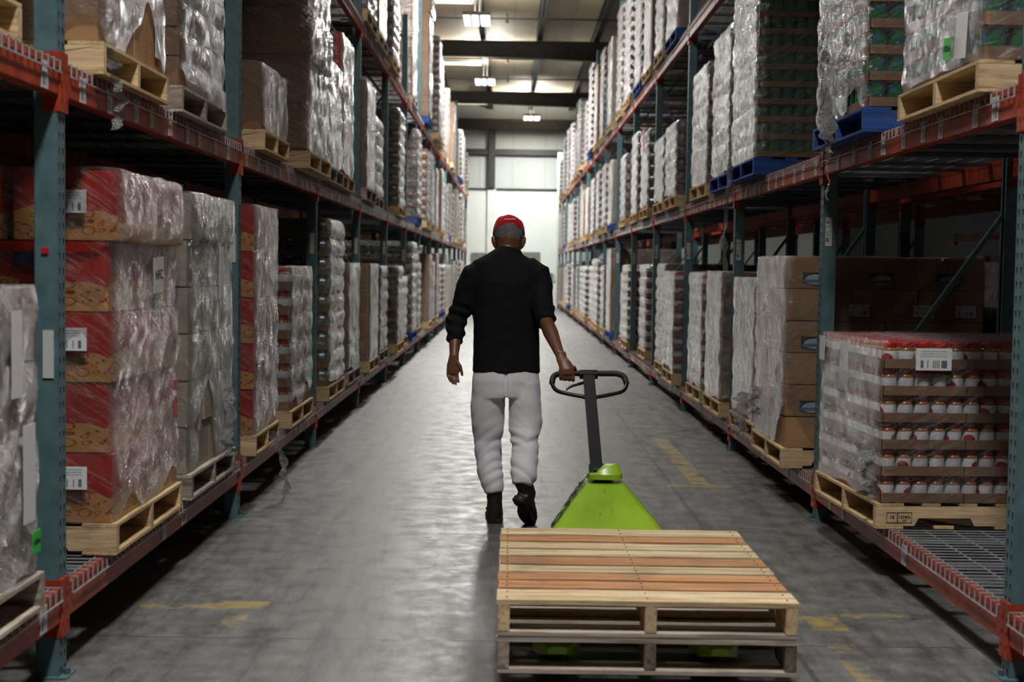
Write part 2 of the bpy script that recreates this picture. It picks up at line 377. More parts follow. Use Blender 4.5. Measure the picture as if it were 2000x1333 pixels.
def green_can():
    t = NT('green_can_label'); tc = t.n('ShaderNodeTexCoord'); sp = t.n('ShaderNodeSeparateXYZ', i_0=(tc, 'Object'))
    nz = t.n('ShaderNodeTexNoise', i_Vector=(tc, 'Object'), i_Scale=24.0, i_Detail=1.0)
    c = t.mix(t.math('GREATER_THAN', nz.outputs[0], .60), hexc(12, 100, 56), hexc(40, 90, 160))
    c = t.mix(t.math('GREATER_THAN', nz.outputs[0], .70), c, hexc(215, 190, 60))
    c = t.mix(t.math('LESS_THAN', nz.outputs[0], .27), c, hexc(150, 104, 58))
    t.l(c, t.b.inputs['Base Color']); t.b.inputs['Roughness'].default_value = .25
    return t.m

m_floor = concrete()
m_post = simple('green_painted_steel', hexc(88, 117, 122), .45, var=.16, scale=14)
m_orange = simple('orange_painted_steel', hexc(168, 62, 34), .45, var=.22, scale=12)
m_wire = simple('galvanised_wire', hexc(176, 178, 182), .4, metal=.3, var=.1)
m_chan = simple('galvanised_channel', hexc(112, 120, 132), .45, metal=.5, var=.1)
m_wood = wood('new_pallet_wood', hexc(190, 158, 130), hexc(226, 200, 156))
m_wood_y = wood('new_pallet_board', hexc(186, 154, 106), hexc(222, 196, 152), grain=(14, 1, 14))
m_wood_pale = wood('pale_board', hexc(176, 150, 108), hexc(220, 200, 164), grain=(14, .8, 14))
m_wood_or = wood('orange_board', hexc(164, 112, 70), hexc(196, 146, 102), grain=(14, .8, 14))
m_wood_old = wood('weathered_board', hexc(112, 98, 88), hexc(182, 168, 156))
m_wood_oldy = wood('weathered_deck_board', hexc(138, 124, 112), hexc(204, 192, 180), grain=(14, .8, 14))
m_bluey = wood('blue_painted_board', hexc(22, 52, 120), hexc(40, 84, 165), grain=(14, 1, 14))
m_wood_dark = wood('dark_weathered_board', hexc(74, 66, 58), hexc(120, 108, 94))
m_blue = wood('blue_painted_wood', hexc(22, 52, 120), hexc(40, 84, 165))
m_film = film('stretch_film', .04, .36)
m_film_clear = film('clear_stretch_film', .015, .20, patch=.08)
m_film_far = film('thick_stretch_film', .08, .68, rough=.15, patch=.30, bstr=1.0, tint=(.70, .70, .69))
m_film_loose = film('loose_film', .55, .9, bstr=1.0)
m_kraft = carton_mat('kraft_board', hexc(150, 112, 78), hexc(178, 138, 100))
m_kraft_dk = carton_mat('brown_kraft_board', hexc(112, 82, 62), hexc(140, 106, 80))
m_pale = carton_mat('pale_board_carton', hexc(150, 138, 122), hexc(178, 166, 150))
m_scroll = scroll_carton()
m_redbox = carton_mat('red_carton', hexc(150, 28, 24), hexc(172, 38, 30))
m_tray = carton_mat('tray_board', hexc(128, 96, 74), hexc(152, 118, 92), seam=False)
m_lid = simple('red_lid', hexc(190, 24, 26), .3)
m_butter = simple('tan_contents', hexc(160, 112, 62), .12, spec=.8)
m_jl = jar_label()
m_gcan = green_can()
m_tin = simple('tin_end', hexc(190, 192, 196), .25, metal=.8)
m_dlid = simple('dark_lid', hexc(40, 36, 66), .3)
m_dgoods = simple('dark_goods', hexc(64, 56, 58), .35, var=.3)
m_teal = simple('teal_goods', hexc(38, 78, 76), .3, var=.3)
m_whitegoods = simple('white_plastic_bottle', hexc(214, 216, 220), .3)
m_label = label_mat('white_barcode_label', hexc(226, 228, 232))
m_label_v = label_mat('white_upright_label', hexc(222, 222, 224), vertical=True)
m_label_y = label_mat('yellow_barcode_label', hexc(212, 190, 120))
m_label_s = label_mat('shelf_barcode_label', hexc(205, 206, 212), top=.6, k=26)
m_green_st = simple('green_sticker', hexc(30, 190, 70), .5)
m_red_st = simple('red_sticker', hexc(196, 20, 44), .5)
m_ink = simple('black_ink', hexc(18, 18, 20), .6)
m_wallw = simple('white_painted_wall', hexc(226, 232, 226), .7, var=.03, scale=2)
m_ceil = None

# ------------------------------------------------------------------ building shell
WALL_Y, SIDE_X, BACK_Y, ROOF_Z = 52.0, 12.0, -14.0, 7.75
b = MB(); b.box(-SIDE_X, SIDE_X, BACK_Y, WALL_Y, -.2, 0, m_floor); struct(b.build('floor'), 'worn grey concrete warehouse floor with yellow paint lines')
def ribbed(name, c, sc=3.3, horiz=False, rough=.6):
    t = NT(name); tc = t.n('ShaderNodeTexCoord'); sp = t.n('ShaderNodeSeparateXYZ', i_0=(tc, 'Object'))
    f = t.math('FRACT', t.math('MULTIPLY', sp.outputs[0], sc)); e = t.math('LESS_THAN', f, .05)
    nz = t.n('ShaderNodeTexNoise', i_Vector=(tc, 'Object'), i_Scale=.7, i_Detail=4.0)
    d = tuple(x * .86 for x in c[:3]) + (1,)
    cc = t.ramp(nz.outputs[0], [(.3, d), (.7, c)]).outputs[0]
    t.l(t.mix(t.math('MULTIPLY', e, .35), cc, tuple(x * .6 for x in c[:3]) + (1,)), t.b.inputs['Base Color'])
    t.b.inputs['Roughness'].default_value = rough; return t.m
m_ceil = ribbed('roof_insulation_panel', hexc(196, 184, 160), .67)
m_upwall = ribbed('upper_wall_panel', hexc(196, 202, 198), .8)
m_steel = simple('dark_structural_steel', hexc(52, 50, 48), .5, var=.1)
b = MB(); b.box(-SIDE_X, SIDE_X, BACK_Y, WALL_Y, ROOF_Z, ROOF_Z + .1, m_ceil); struct(b.build('ceiling'), 'beige insulated metal roof')
b = MB(); b.box(-SIDE_X, SIDE_X, WALL_Y, WALL_Y + .2, 0, 4.43, m_wallw); b.box(-SIDE_X, SIDE_X, WALL_Y + .05, WALL_Y + .2, 4.43, ROOF_Z, m_upwall)
struct(b.build('wall_far'), 'white end wall with panelled upper part')
m_gw = simple('side_wall_shade', hexc(20, 20, 22), .9)  # near-black colour stands in for the shade of unlit side aisles
for nm, x0, x1, y0, y1 in (('wall_left', -SIDE_X - .2, -SIDE_X, BACK_Y, WALL_Y), ('wall_right', SIDE_X, SIDE_X + .2, BACK_Y, WALL_Y), ('wall_back', -SIDE_X, SIDE_X, BACK_Y - .2, BACK_Y)):
    b = MB(); b.box(x0, x1, y0, y1, 0, ROOF_Z, m_gw); struct(b.build(nm))
tr = 1
def trim(bm_, label=None):
    global tr
    o = bm_.build('trim_%d' % tr); tr += 1; struct(o, label); return o
# far wall steelwork
b = MB(); b.box(-SIDE_X, SIDE_X, WALL_Y - .14, WALL_Y + .02, 5.72, 5.94, m_steel); trim(b, 'dark girt across the end wall')
b = MB(); b.box(-SIDE_X, SIDE_X, WALL_Y - .3, WALL_Y + .02, 6.66, 7.06, m_steel); trim(b, 'dark eave beam at top of the end wall')
b = MB(); b.box(-SIDE_X, SIDE_X, WALL_Y - .06, WALL_Y + .02, 4.40, 4.46, m_steel); trim(b)
for i, x in enumerate((-8.1, -4.4, -.74, 2.9, 6.6)):
    b = MB(); b.box(x - .12, x + .12, WALL_Y - .2, WALL_Y + .02, 4.46, 6.7, m_steel); trim(b, 'dark wall column of the end wall')
    b = MB(); b.box(x - .16, x + .16, WALL_Y - .1, WALL_Y + .02, 0, 4.42, m_wallw); trim(b)
b = MB(); b.box(-1.68, -1.62, WALL_Y - .06, WALL_Y + .02, 4.46, 5.75, m_steel); trim(b)
b = MB(); b.box(1.70, 1.86, 50.2, 50.36, 0, 5.7, m_wallw); struct(b.build('trim_90'), 'white square column at the far end of the right rack')
# rafters: I sections, deeper towards the right
for i, (y, ) in enumerate(((-2.,), (8.,), (17.,), (26.5,), (36.3,), (46.6,))):
    b = MB()
    zt = 7.42
    for x0, x1, d0, d1 in ((-12, -1, .42, .42), (-1, 4, .42, .56), (4, 12, .56, .78)):
        for (ya, yb, a, c_) in ((-.006, .006, 0, 1), (-.1, .1, 0, .03), (-.1, .1, .97, 1)):
            vs = [(x, y + yy, z) for x, d in ((x0, d0), (x1, d1)) for yy in (ya, yb) for z in (zt - d * (1 - a), zt - d * (1 - c_))]
            b.add(vs, [(0, 1, 3, 2), (4, 6, 7, 5), (0, 4, 5, 1), (2, 3, 7, 6), (0, 2, 6, 4), (1, 5, 7, 3)], m_steel)
    trim(b, 'dark steel rafter, %s from the camera' % ORD[i])
# purlins along the aisle
for i in range(-7, 9):
    x = -.80 + 1.5 * i
    b = MB(); b.box(x - .075, x + .075, BACK_Y, WALL_Y, 7.44, 7.46, m_steel); b.box(x - .01, x + .01, BACK_Y, WALL_Y, 7.44, ROOF_Z, m_steel); b.box(x - .075, x + .075, BACK_Y, WALL_Y, ROOF_Z - .03, ROOF_Z, m_steel); trim(b)
# sprinkler pipes and bridging rods
m_pipe = simple('dark_pipe', hexc(58, 56, 54), .5)
k = 0
for y in (-6, -1, 4, 9, 14, 19, 24, 28.3, 32.4, 38.6, 42.6, 48.5):
    b = MB(); b.cyl((-11, y, 7.30), (11, y, 7.30), .022, m_pipe, 8)
    pr = b.build('sprinkler_pipe', smooth=True); tag(pr, 'thin dark sprinkler pipe under the roof, %s from the camera' % (ORD[k]), 'pipe', 'sprinkler pipes across the roof')
    for x in (-6.8, -3.8, -.15, 3.7, 6.7):
        h = MB(); h.cyl((x, y, 7.30), (x, y, 7.46 if x != -.15 else 7.42), .018, m_pipe, 8); h.lathe([(.012, -.10), (.05, -.09), (.05, -.08), (.02, -.075), (.02, 0)], m_pipe, 8, (x, y, 7.30))
        h.build('sprinkler_head', pr, smooth=True)
    k += 1
# bright strip fixtures across the roof on the left
def emis(name, c, s):
    t = NT(name); t.b.inputs['Base Color'].default_value = (0, 0, 0, 1); t.b.inputs['Emission Color'].default_value = c; t.b.inputs['Emission Strength'].default_value = s; return t.m
m_strip = emis('warm_strip_lamp', (1, .86, .62, 1), 2.2); m_led = emis('white_lamp', (1, 1, 1, 1), 4.0); m_house = simple('lamp_housing', hexc(120, 120, 122), .4)
for i, (y, z) in enumerate(((30.4, 7.4), (39.5, 7.4), (48.9, 7.4), (20.6, 7.4), (11.5, 7.4))):
    r = empty('strip_light', (-2.15, y, 7.3)); tag(r, 'warm glowing strip light across the left roof, %s one from the camera' % ORD[[2, 3, 4, 1, 0][i]], 'light', 'warm strip lights under the roof')
    b = MB(); b.box(-1.25, 1.25, -.09, .09, .02, .08, m_house)
    for sx in (-.90 + .75, 0.6): b.box(sx - .01, sx + .01, -.01, .01, .08, .16, m_house)
    b.build('lamp_housing', r)
    b = MB(); b.loft([((-1.24, 0, 0), .09, .05), ((1.24, 0, 0), .09, .05)], m_strip, 10, ref=(0, 1, 0)); b.build('lamp_tube', r)
# high bay lamps
def highbay(x, y, z, pw, i):
    r = empty('high_bay_light', (x, y, z))
    where = 'above the aisle' if abs(x) < 2 else ('above the next aisle to the right' if x > 0 else 'above the next aisle to the left')
    tag(r, 'bright white high bay light hanging %s, %s one along' % (where, ORD[sum(1 for q in LIGHTS if abs(q[0] - x) < 3 and q[1] < y)]), 'light', 'white high bay lights')
    b = MB(); b.box(-.30, .30, -.62, .62, .02, .10, m_house); b.build('lamp_housing', r, bevel=.01)
    for cx, wd in ((-.215, .13), (-.035, .13), (.185, .19)):
        b = MB(); b.box(cx - wd / 2, cx + wd / 2, -.58, .58, -.005, .02, m_led); b.build('lamp_panel', r)
    b = MB()
    for sx in (-.05, .05): b.cyl((sx, 0, .1), (sx, 0, .97 if abs(x - .1) < .05 else .66), .008, m_pipe, 6)
    b.build('hanger', r)
    ld = bpy.data.lights.new('high_bay_lamp', 'AREA'); ld.shape = 'RECTANGLE'; ld.size = .56; ld.size_y = 1.16; ld.energy = pw; ld.color = (1, .985, .95); ld.spread = math.radians(170 if y > 8 or abs(x) > 2 else 130)
    lo = bpy.data.objects.new('lamp_glow', ld); col.objects.link(lo); lo.parent = r; lo.location = (0, 0, -.012)
    ud = bpy.data.lights.new('added_roof_fill', 'AREA'); ud.shape = 'RECTANGLE'; ud.size = 1.0; ud.size_y = 1.4; ud.energy = pw * .6 if abs(x) < 2 else 40; ud.color = (1, .93, .80)  # upward fill added to brighten the roof, not a panel of the fixture
    uo = bpy.data.objects.new('roof_fill_light', ud); col.objects.link(uo); uo.parent = r; uo.location = (0, 0, .12); uo.rotation_euler = (math.pi, 0, 0)
for i, (x, y, z, pw) in enumerate(LIGHTS): highbay(x, y, z, pw, i)
# notice panels low on the end wall
def panel(name, x0, x1, z0, z1, m, label, cat):
    b = MB(); b.box(x0, x1, WALL_Y - .05, WALL_Y, z0, z1, m); tag(b.build(name, bevel=.005), label, cat)
m_greyp = simple('grey_panel', hexc(118, 122, 118), .5); m_poster = simple('blue_poster', hexc(60, 110, 150), .5); m_yel = simple('yellow_poster', hexc(206, 198, 130), .5)
panel('wall_panel', -1.5, -.8, 1.55, 2.0, m_greyp, 'grey panel low on the white end wall, left of the man', 'panel')
panel('wall_panel', .45, 1.15, 1.4, 2.05, m_greyp, 'grey panel low on the white end wall, right of the man', 'panel')
panel('poster', 1.50, 1.64, .95, 1.25, m_poster, 'small blue poster on the end wall beside the right rack', 'poster')
panel('poster', 1.64, 1.72, .95, 1.22, m_yel, 'small yellow poster on the end wall beside the blue one', 'poster')

# ------------------------------------------------------------------ racks
S = 3.0
SIDES = {'left': dict(s=-1, X=1.503, D0=4.599, n=15, z=((.194, .31), (1.958, 2.07), (3.72, 3.84))),
         'right': dict(s=1, X=1.755, D0=4.7255, n=16, z=((.125, .24), (1.958, 2.07), (3.72, 3.84)))}
FR = 1.10    # frame depth
PW = .078
def post_mesh(h):
    """roll formed post, hollow, teardrop holes down the two columns of its front (local x=0 is the front face)"""
    b = MB(); cs = [0, .014, .028, .050, .064, PW]
    n = int(h / .05)
    for r in range(n):
        z0 = r * .05; zh0 = z0 + .014; zh1 = z0 + .038; z1 = z0 + .05
        for ci in range(5):
            y0, y1 = cs[ci], cs[ci + 1]
            if ci in (1, 3):
                b.add([(0, y0, z0), (0, y1, z0), (0, y1 , zh0), (0, y0, zh0)], [(0, 1, 2, 3)], m_post)
                b.add([(0, y0, zh1), (0, y1, zh1), (0, y1, z1), (0, y0, z1)], [(0, 1, 2, 3)], m_post)
                q = (y1 - y0) * .3
                b.add([(0, y0, zh0), (0, y0 + q, zh0), (0, y0, zh1)], [(0, 1, 2)], m_post)
                b.add([(0, y1, zh0), (0, y1 - q, zh0), (0, y1, zh1)], [(0, 1, 2)], m_post)
            else: b.add([(0, y0, z0), (0, y1, z0), (0, y1, z1), (0, y0, z1)], [(0, 1, 2, 3)], m_post)
    H = n * .05
    b.box(0, PW, 0, .003, 0, H, m_post); b.box(0, PW, PW - .003, PW, 0, H, m_post)
    b.box(PW - .003, PW, 0, .022, 0, H, m_post); b.box(PW - .003, PW, PW - .022, PW, 0, H, m_post)
    return b.mesh('post')
POST = post_mesh(5.05); POST_T = post_mesh(6.0)
def brace_mesh(a, c):
    b = MB(); b.bar(a, c, .035, .025, m_post); return b.mesh('brace')
BR = []
for a, c in (((PW, PW / 2, .40), (FR - PW, PW / 2, 1.75)), ((FR - PW, PW / 2, 2.15), (PW, PW / 2, 3.45)), ((PW, PW / 2, 3.5), (FR - PW, PW / 2, 4.7))): BR.append(brace_mesh(a, c))
b = MB(); b.bar((PW, PW / 2, .22), (FR - PW, PW / 2, .22), .035, .025, m_post); BR.append(b.mesh('brace'))
b = MB(); b.bar((PW, PW / 2, 4.7), (FR - PW, PW / 2, 4.7), .035, .025, m_post); BR.append(b.mesh('brace'))
b = MB(); b.box(-.03, PW + .02, -.015, PW + .015, 0, .008, m_post); b.lathe([(.012, 0), (.012, .02)], m_chan, 6, (-.015, PW / 2, .008)); BASE = b.mesh('base_plate')
m_pl = label_mat('post_label', hexc(208, 208, 204), vertical=True, top=.5)
def upright(side, i, dx=0, label=None, rear=False, group=None):
    c = SIDES[side]; s = c['s']
    ylo = c['D0'] + (i - 1) * S - PW
    r = empty('rack_upright', (s * (c['X'] + dx), ylo, 0))
    if s < 0: r.scale = (-1, 1, 1)
    if s < 0: r.scale = (1, 1, 1); r.rotation_euler = (0, 0, math.pi); r.location = (s * (c['X'] + dx), ylo + PW, 0)
    tag(r, label or 'green perforated upright frame of the %s rack, %s one from the camera' % (side, ORD[i - 1]), 'rack upright', group or '%s rack uprights' % side)
    tall = i in (7, 9, 12)
    inst('post', POST_T if tall else POST, r); inst('post', POST, r, (FR, PW, 0), math.pi)
    for me in BR: inst('brace', me, r)
    inst('base_plate', BASE, r); inst('base_plate', BASE, r, (FR, PW, 0), math.pi)
    if dx == 0 and i < 8:
        lb = MB(); lb.box(.014, .050, -.0035, .0, 0, .16, m_pl) if s > 0 else lb.box(.014, .050, PW, PW + .0035, 0, .16, m_pl)
        zz = {('left', 1): 1.02, ('left', 2): 1.42}.get((side, i), 1.50 + .03 * (i % 3))
        if (side, i) == ('right', 1): zz = 1.15
        o = lb.build('paper_label', r, (0, 0, zz)); o['label'] = 'white paper barcode label'
        if (side, i) == ('left', 1):
            q = MB(); q.box(.03, .052, PW, PW + .005, 0, .02, m_red_st); o = q.build('sticker', r, (0, 0, 1.435)); o['label'] = 'small red sticker'
    return r
def beam(side, bay, lvl, dx=0, group=None):
    c = SIDES[side]; s = c['s']; z0, z1 = c['z'][lvl]
    y0 = c['D0'] + (bay - 1) * S; L = S - PW
    r = empty('rack_beam', (s * (c['X'] + dx), y0, z0))
    nm = ('bottom', 'middle', 'top')[lvl]
    back = ' rear' if dx else ''
    tag(r, 'orange%s beam of the %s rack, %s shelf, %s bay' % (back, side, nm, ORD[bay]), 'rack beam', group or '%s rack front beams' % side)
    t = s
    key = (s, 'beam')
    if key not in CA:
        b = MB(); H = z1 - z0
        x0, x1 = sorted((s * -.006, s * .045)); b.box(x0, x1, 0.002, L - .002, 0, H - .03, m_orange); x0b, x1b = sorted((s * -.006, s * .025)); b.box(x0b, x1b, .002, L - .002, H - .03, H - .002, m_orange)
        CA[key] = b.mesh('beam_section', bevel=.003)
        q = MB(); x0, x1 = sorted((s * -.010, s * .05)); q.box(x0, x1, -.036, .004, -.055, H + .03, m_orange)
        for k2 in range(3): q.box(*sorted((s * -.013, s * -.009)), -.026, -.016, -.02 + k2 * .05, .0 + k2 * .05, m_ink)
        CA[(s, 'con')] = q.mesh('end_connector', bevel=.002)
    inst('beam_section', CA[key], r); inst('end_connector', CA[(s, 'con')], r); inst('end_connector', CA[(s, 'con')], r, (0, L + .034, 0))
    if not dx and lvl < 3:
        rr = random.Random(bay * 10 + lvl + (s > 0) * 100)
        if bay == 0: ys = [2.75] if lvl == 0 else [2.25, 2.78]
        elif lvl == 1:
            n = (9, 10, 10, 12)[min(bay, 4) - 1] if bay < 4 else 13
            ys = [.10 + (L - .2) * (k + .5 * rr.random()) / n for k in range(n)]
        elif lvl == 0: ys = sorted(rr.uniform(.2, L - .2) for _ in range(3 if bay < 5 else 4))
        else: ys = sorted(rr.uniform(.2, L - .2) for _ in range(3))
        for j, yy in enumerate(ys):
            wd = .062 if bay < 4 else .19
            yel = rr.random() < .12
            kk = ('lab', s, wd, yel)
            if kk not in CA:
                q = MB(); x0, x1 = sorted((s * -.0085, s * -.0055)); q.box(x0, x1, -wd / 2, wd / 2, 0, .088, m_label_y if yel else m_label_s); CA[kk] = q.mesh('shelf_label')
            inst('shelf_label', CA[kk], r, (0, yy, .006 + rr.uniform(-.004, .006)))
    return r
CA = {}
def deck_mesh(s, L):
    b = MB(); x1 = FR - .02
    def bx(x0, xx, y0, y1, z0, z1, m): a, c = sorted((s * x0, s * xx)); b.box(a, c, y0, y1, z0, z1, m)
    n = int(L / .056)
    for i in range(n + 1):
        y = i * L / n; bx(-.014, x1, y - .0025, y + .0025, .0, .005, m_wire); bx(-.0145, -.0095, y - .0025, y + .0025, -.040, .005, m_wire)
    bx(-.0195, -.0145, 0, L, -.042, -.037, m_wire)
    for k2 in range(9): x = .03 + (x1 - .05) * k2 / 8; bx(x - .0025, x + .0025, 0, L, -.005, 0, m_wire)
    for k2 in range(3): y = L * (.17 + .33 * k2); bx(.02, x1, y - .03, y + .03, -.022, -.006, m_chan)
    return b.mesh('wire_deck')
DK = {s: deck_mesh(s, 1.43) for s in (-1, 1)}
for side, c in SIDES.items():
    for i in range(1, c['n'] + 1): upright(side, i)
    for bay in range(0, c['n']):
        for lvl in range(3):
            beam(side, bay, lvl); 
            if bay < 6: beam(side, bay, lvl, dx=FR - .045, group='%s rack rear beams' % side)
            y0 = c['D0'] + (bay - 1) * S
            for h in (0, 1):
                o = inst('wire_deck', DK[c['s']], None, (c['s'] * c['X'], y0 + .03 + h * 1.455, c['z'][lvl][1]))
                tag(o, 'white wire deck, %s rack %s shelf, %s bay, %s half' % (side, ('bottom', 'middle', 'top')[lvl], ORD[bay], ('nearer', 'farther')[h]), 'wire deck', '%s rack wire decks' % side)

# ------------------------------------------------------------------ pallets
PH = .118
def pallet_pieces(c_deck, c_str, c_bot, W=1.02, D=1.2, cols=None, near_first=None):
    """pieces of a pallet: (name, mesh, location). stringers along local x, boards along local y; base at z=0"""
    out = []
    n = 7; ws = [.13] + [.085] * 5 + [.13]
    gap = (D - sum(ws)) / (n - 1); x = -D / 2
    for i, wd in enumerate(ws):
        b = MB(); b.box(-wd / 2, wd / 2, -W / 2, W / 2, 0, .015, cols[i] if cols else c_deck); out.append(('deck_board', b.mesh('deck_board', bevel=.0015), (x + wd / 2, 0, PH - .015))); x += wd + gap
    b = MB(); hs = PH - .03
    # notched stringer profile in xz, extruded in y
    pr = [(-D / 2, 0), (-.42, 0), (-.40, .036), (-.16, .036), (-.14, 0), (.14, 0), (.16, .036), (.40, .036), (.42, 0), (D / 2, 0), (D / 2, hs), (-D / 2, hs)]
    def prof(b, y0, y1, m):
        n_ = len(pr); vs = [(p[0], y0, p[1]) for p in pr] + [(p[0], y1, p[1]) for p in pr]
        top = list(range(n_))
        quads = [(0, 1, 2, 11), (2, 3, 10, 11), (3, 4, 5, 10), (5, 6, 7, 10), (7, 8, 9, 10)]
        fs = [q for q in quads] + [tuple(reversed([k2 + n_ for k2 in q])) for q in quads]
        for k2 in range(n_): j = (k2 + 1) % n_; fs.append((k2, k2 + n_, j + n_, j))
        b.add(vs, fs, m)
    prof(b, -.019, .019, c_str); ms = b.mesh('stringer')
    for y in (-W / 2 + .019, 0, W / 2 - .019): out.append(('stringer', ms, (0, y, .015)))
    for i, (x, wd) in enumerate(((-D / 2 + .065, .13), (-.3 + .02, .09), (0, .09), (.28, .09), (D / 2 - .065, .13))):
        b = MB(); b.box(-wd / 2, wd / 2, -W / 2, W / 2, 0, .015, c_bot); out.append(('bottom_board', b.mesh('bottom_board', bevel=.0015), (x, 0, 0)))
    return out
PP = {'wood': pallet_pieces(m_wood_y, m_wood, m_wood_y), 'old': pallet_pieces(m_wood_oldy, m_wood_old, m_wood_oldy), 'blue': pallet_pieces(m_bluey, m_blue, m_bluey)}
PJ = {}
for kx, ps in PP.items():
    bmj = bmesh.new()
    for nm, me, loc in ps:
        t_ = me.copy(); t_.transform(Matrix.Translation(loc)); bmj.from_mesh(t_); bpy.data.meshes.remove(t_)
    me = bpy.data.meshes.new('pallet'); bmj.to_mesh(me); bmj.free(); me.materials.append(ps[0][1].materials[0]); PJ[kx] = me
def pallet(kind, x, y, z, rz, label, near, group, scale=None):
    if near:
        r = empty('pallet', (x, y, z), rz)
        for nm, me, loc in PP[kind]: inst(nm, me, r, loc)
    else:
        r = inst('pallet', PJ[kind], None, (x, y, z), rz)
    if scale: r.scale = scale
    return tag(r, label, 'pallet', group)

# ------------------------------------------------------------------ wrapped loads
def sup(u, W, D, rc=.05):
    """point on a rounded rectangle (x depth D, y width W) at perimeter fraction u, with outward normal"""
    hx, hy = D / 2 - rc, W / 2 - rc
    segs = [(2 * hy, 0), (math.pi / 2 * rc, 1), (2 * hx, 2), (math.pi / 2 * rc, 3), (2 * hy, 4), (math.pi / 2 * rc, 5), (2 * hx, 6), (math.pi / 2 * rc, 7)]
    L = sum(a for a, _ in segs); d = (u % 1) * L
    for a, k_ in segs:
        if d <= a: break
        d -= a
    if k_ == 0: return (hx + rc, -hy + d), (1, 0)
    if k_ == 1: an = d / rc; return (hx + rc * math.cos(an), hy + rc * math.sin(an)), (math.cos(an), math.sin(an))
    if k_ == 2: return (hx - d, hy + rc), (0, 1)
    if k_ == 3: an = math.pi / 2 + d / rc; return (-hx + rc * math.cos(an), hy + rc * math.sin(an)), (math.cos(an), math.sin(an))
    if k_ == 4: return (-hx - rc, hy - d), (-1, 0)
    if k_ == 5: an = math.pi + d / rc; return (-hx + rc * math.cos(an), -hy + rc * math.sin(an)), (math.cos(an), math.sin(an))
    if k_ == 6: return (-hx + d, -hy - rc), (0, -1)
    an = 1.5 * math.pi + d / rc; return (hx + rc * math.cos(an), -hy + rc * math.sin(an)), (math.cos(an), math.sin(an))
def wrap_mesh(W, D, H, layer, wave, seed, mat, nu=96, torn=0., off=.012, rough_=.010, nv=None, offs=None):
    nv = nv or max(10, int(H / .035)); vs = []; fs = []
    for j in range(nv + 1):
        for i in range(nu):
            u = i / nu; (x, y), (nx, ny) = sup(u, W, D)
            zb = .002 + torn * max(0, noise.noise(Vector((x * 3.1 + seed, y * 3.1, seed)))) * 1.3 + .006 * noise.noise(Vector((x * 14, y * 14, seed))) 
            z = zb + (H - zb) * j / nv
            d = off + rough_ * noise.noise(Vector((x * 6 + seed * 3, y * 6, z * 9))) + rough_ * .6 * noise.noise(Vector((x * 19 + seed, y * 19, z * 26 + (x + y) * 14)))
            if layer: d += wave * (abs(math.sin(math.pi * max(z, 0) / layer)) ** .7 - .6)
            if offs: 
                li = min(len(offs) - 1, max(0, int(z / layer))); d += offs[li]
            if j >= nv - 1: d -= .0
            vs.append((x + nx * d, y + ny * d, z if j < nv else H + .006 + .008 * noise.noise(Vector((x * 7, y * 7, seed)))))
    for j in range(nv):
        for i in range(nu):
            k_ = (i + 1) % nu; fs.append((j * nu + i, j * nu + k_, (j + 1) * nu + k_, (j + 1) * nu + i))
    # top sheet: shrink rings
    last = nv * nu; o = len(vs)
    for r_ in (.6, .2):
        for i in range(nu):
            x, y, z = vs[last + i]; vs.append((x * r_, y * r_, H + .004 + .006 * noise.noise(Vector((x * r_ * 8, y * r_ * 8, seed)))))
    for q, (a0, b0) in enumerate(((last, o), (o, o + nu))):
        for i in range(nu): k_ = (i + 1) % nu; fs.append((a0 + i, a0 + k_, b0 + k_, b0 + i))
    fs.append(tuple(o + nu + i for i in range(nu)))
    b = MB(); b.add(vs, fs, mat); return b.mesh('film_wrap', smooth=True)

def can_prof(kind, r, h):
    if kind == 'red': return [(r * .9, 0, m_butter), (r, .01, m_jl), (r, h * .66, m_butter), (r * .97, h * .73, m_butter), (r * .84, h * .78, m_lid), (r * .87, h * .79, m_lid), (r * .87, h * .98, m_lid), (r * .8, h, m_lid)]
    if kind == 'green': return [(r, 0, m_tin), (r, .004, m_gcan), (r, h * .95, m_tin), (r, h, m_tin)]
    if kind == 'dark': return [(r * .95, 0, m_dgoods), (r, .01, m_dgoods), (r, h * .6, m_dgoods), (r * .7, h * .8, m_dlid), (r * .7, h, m_dlid)]
    if kind == 'teal': return [(r * .95, 0, m_teal), (r, .01, m_teal), (r, h * .7, m_tin), (r * .8, h * .8, m_teal), (r * .8, h, m_teal)]
    return [(r * .95, 0, m_whitegoods), (r, .01, m_whitegoods), (r, h * .7, m_whitegoods), (r * .6, h * .85, m_dlid), (r * .6, h, m_dlid)]
def rows_mesh(kind, W, D, H, n, sides='xX yY', dia=.082, seg=8, top=True):
    """cans standing in trays all round the load, merged"""
    b = MB(); lh = H / n; r = dia / 2 * .97; ny = max(2, int(W / dia)); nx = max(2, int(D / dia)); py = W / ny; px_ = D / nx
    for k_ in range(n):
        z = k_ * lh
        for i in range(nx):
            for j in range(ny):
                edge = i in (0, nx - 1) or j in (0, ny - 1)
                if not (edge or (top and k_ == n - 1)): continue
                if i == 0 and 'x' not in sides and not (top and k_ == n - 1): continue
                b.lathe(can_prof(kind, r, lh * .97), m_tin, seg, (-D / 2 + px_ * (i + .5), -W / 2 + py * (j + .5), z), cap=(k_ == n - 1))
    return b
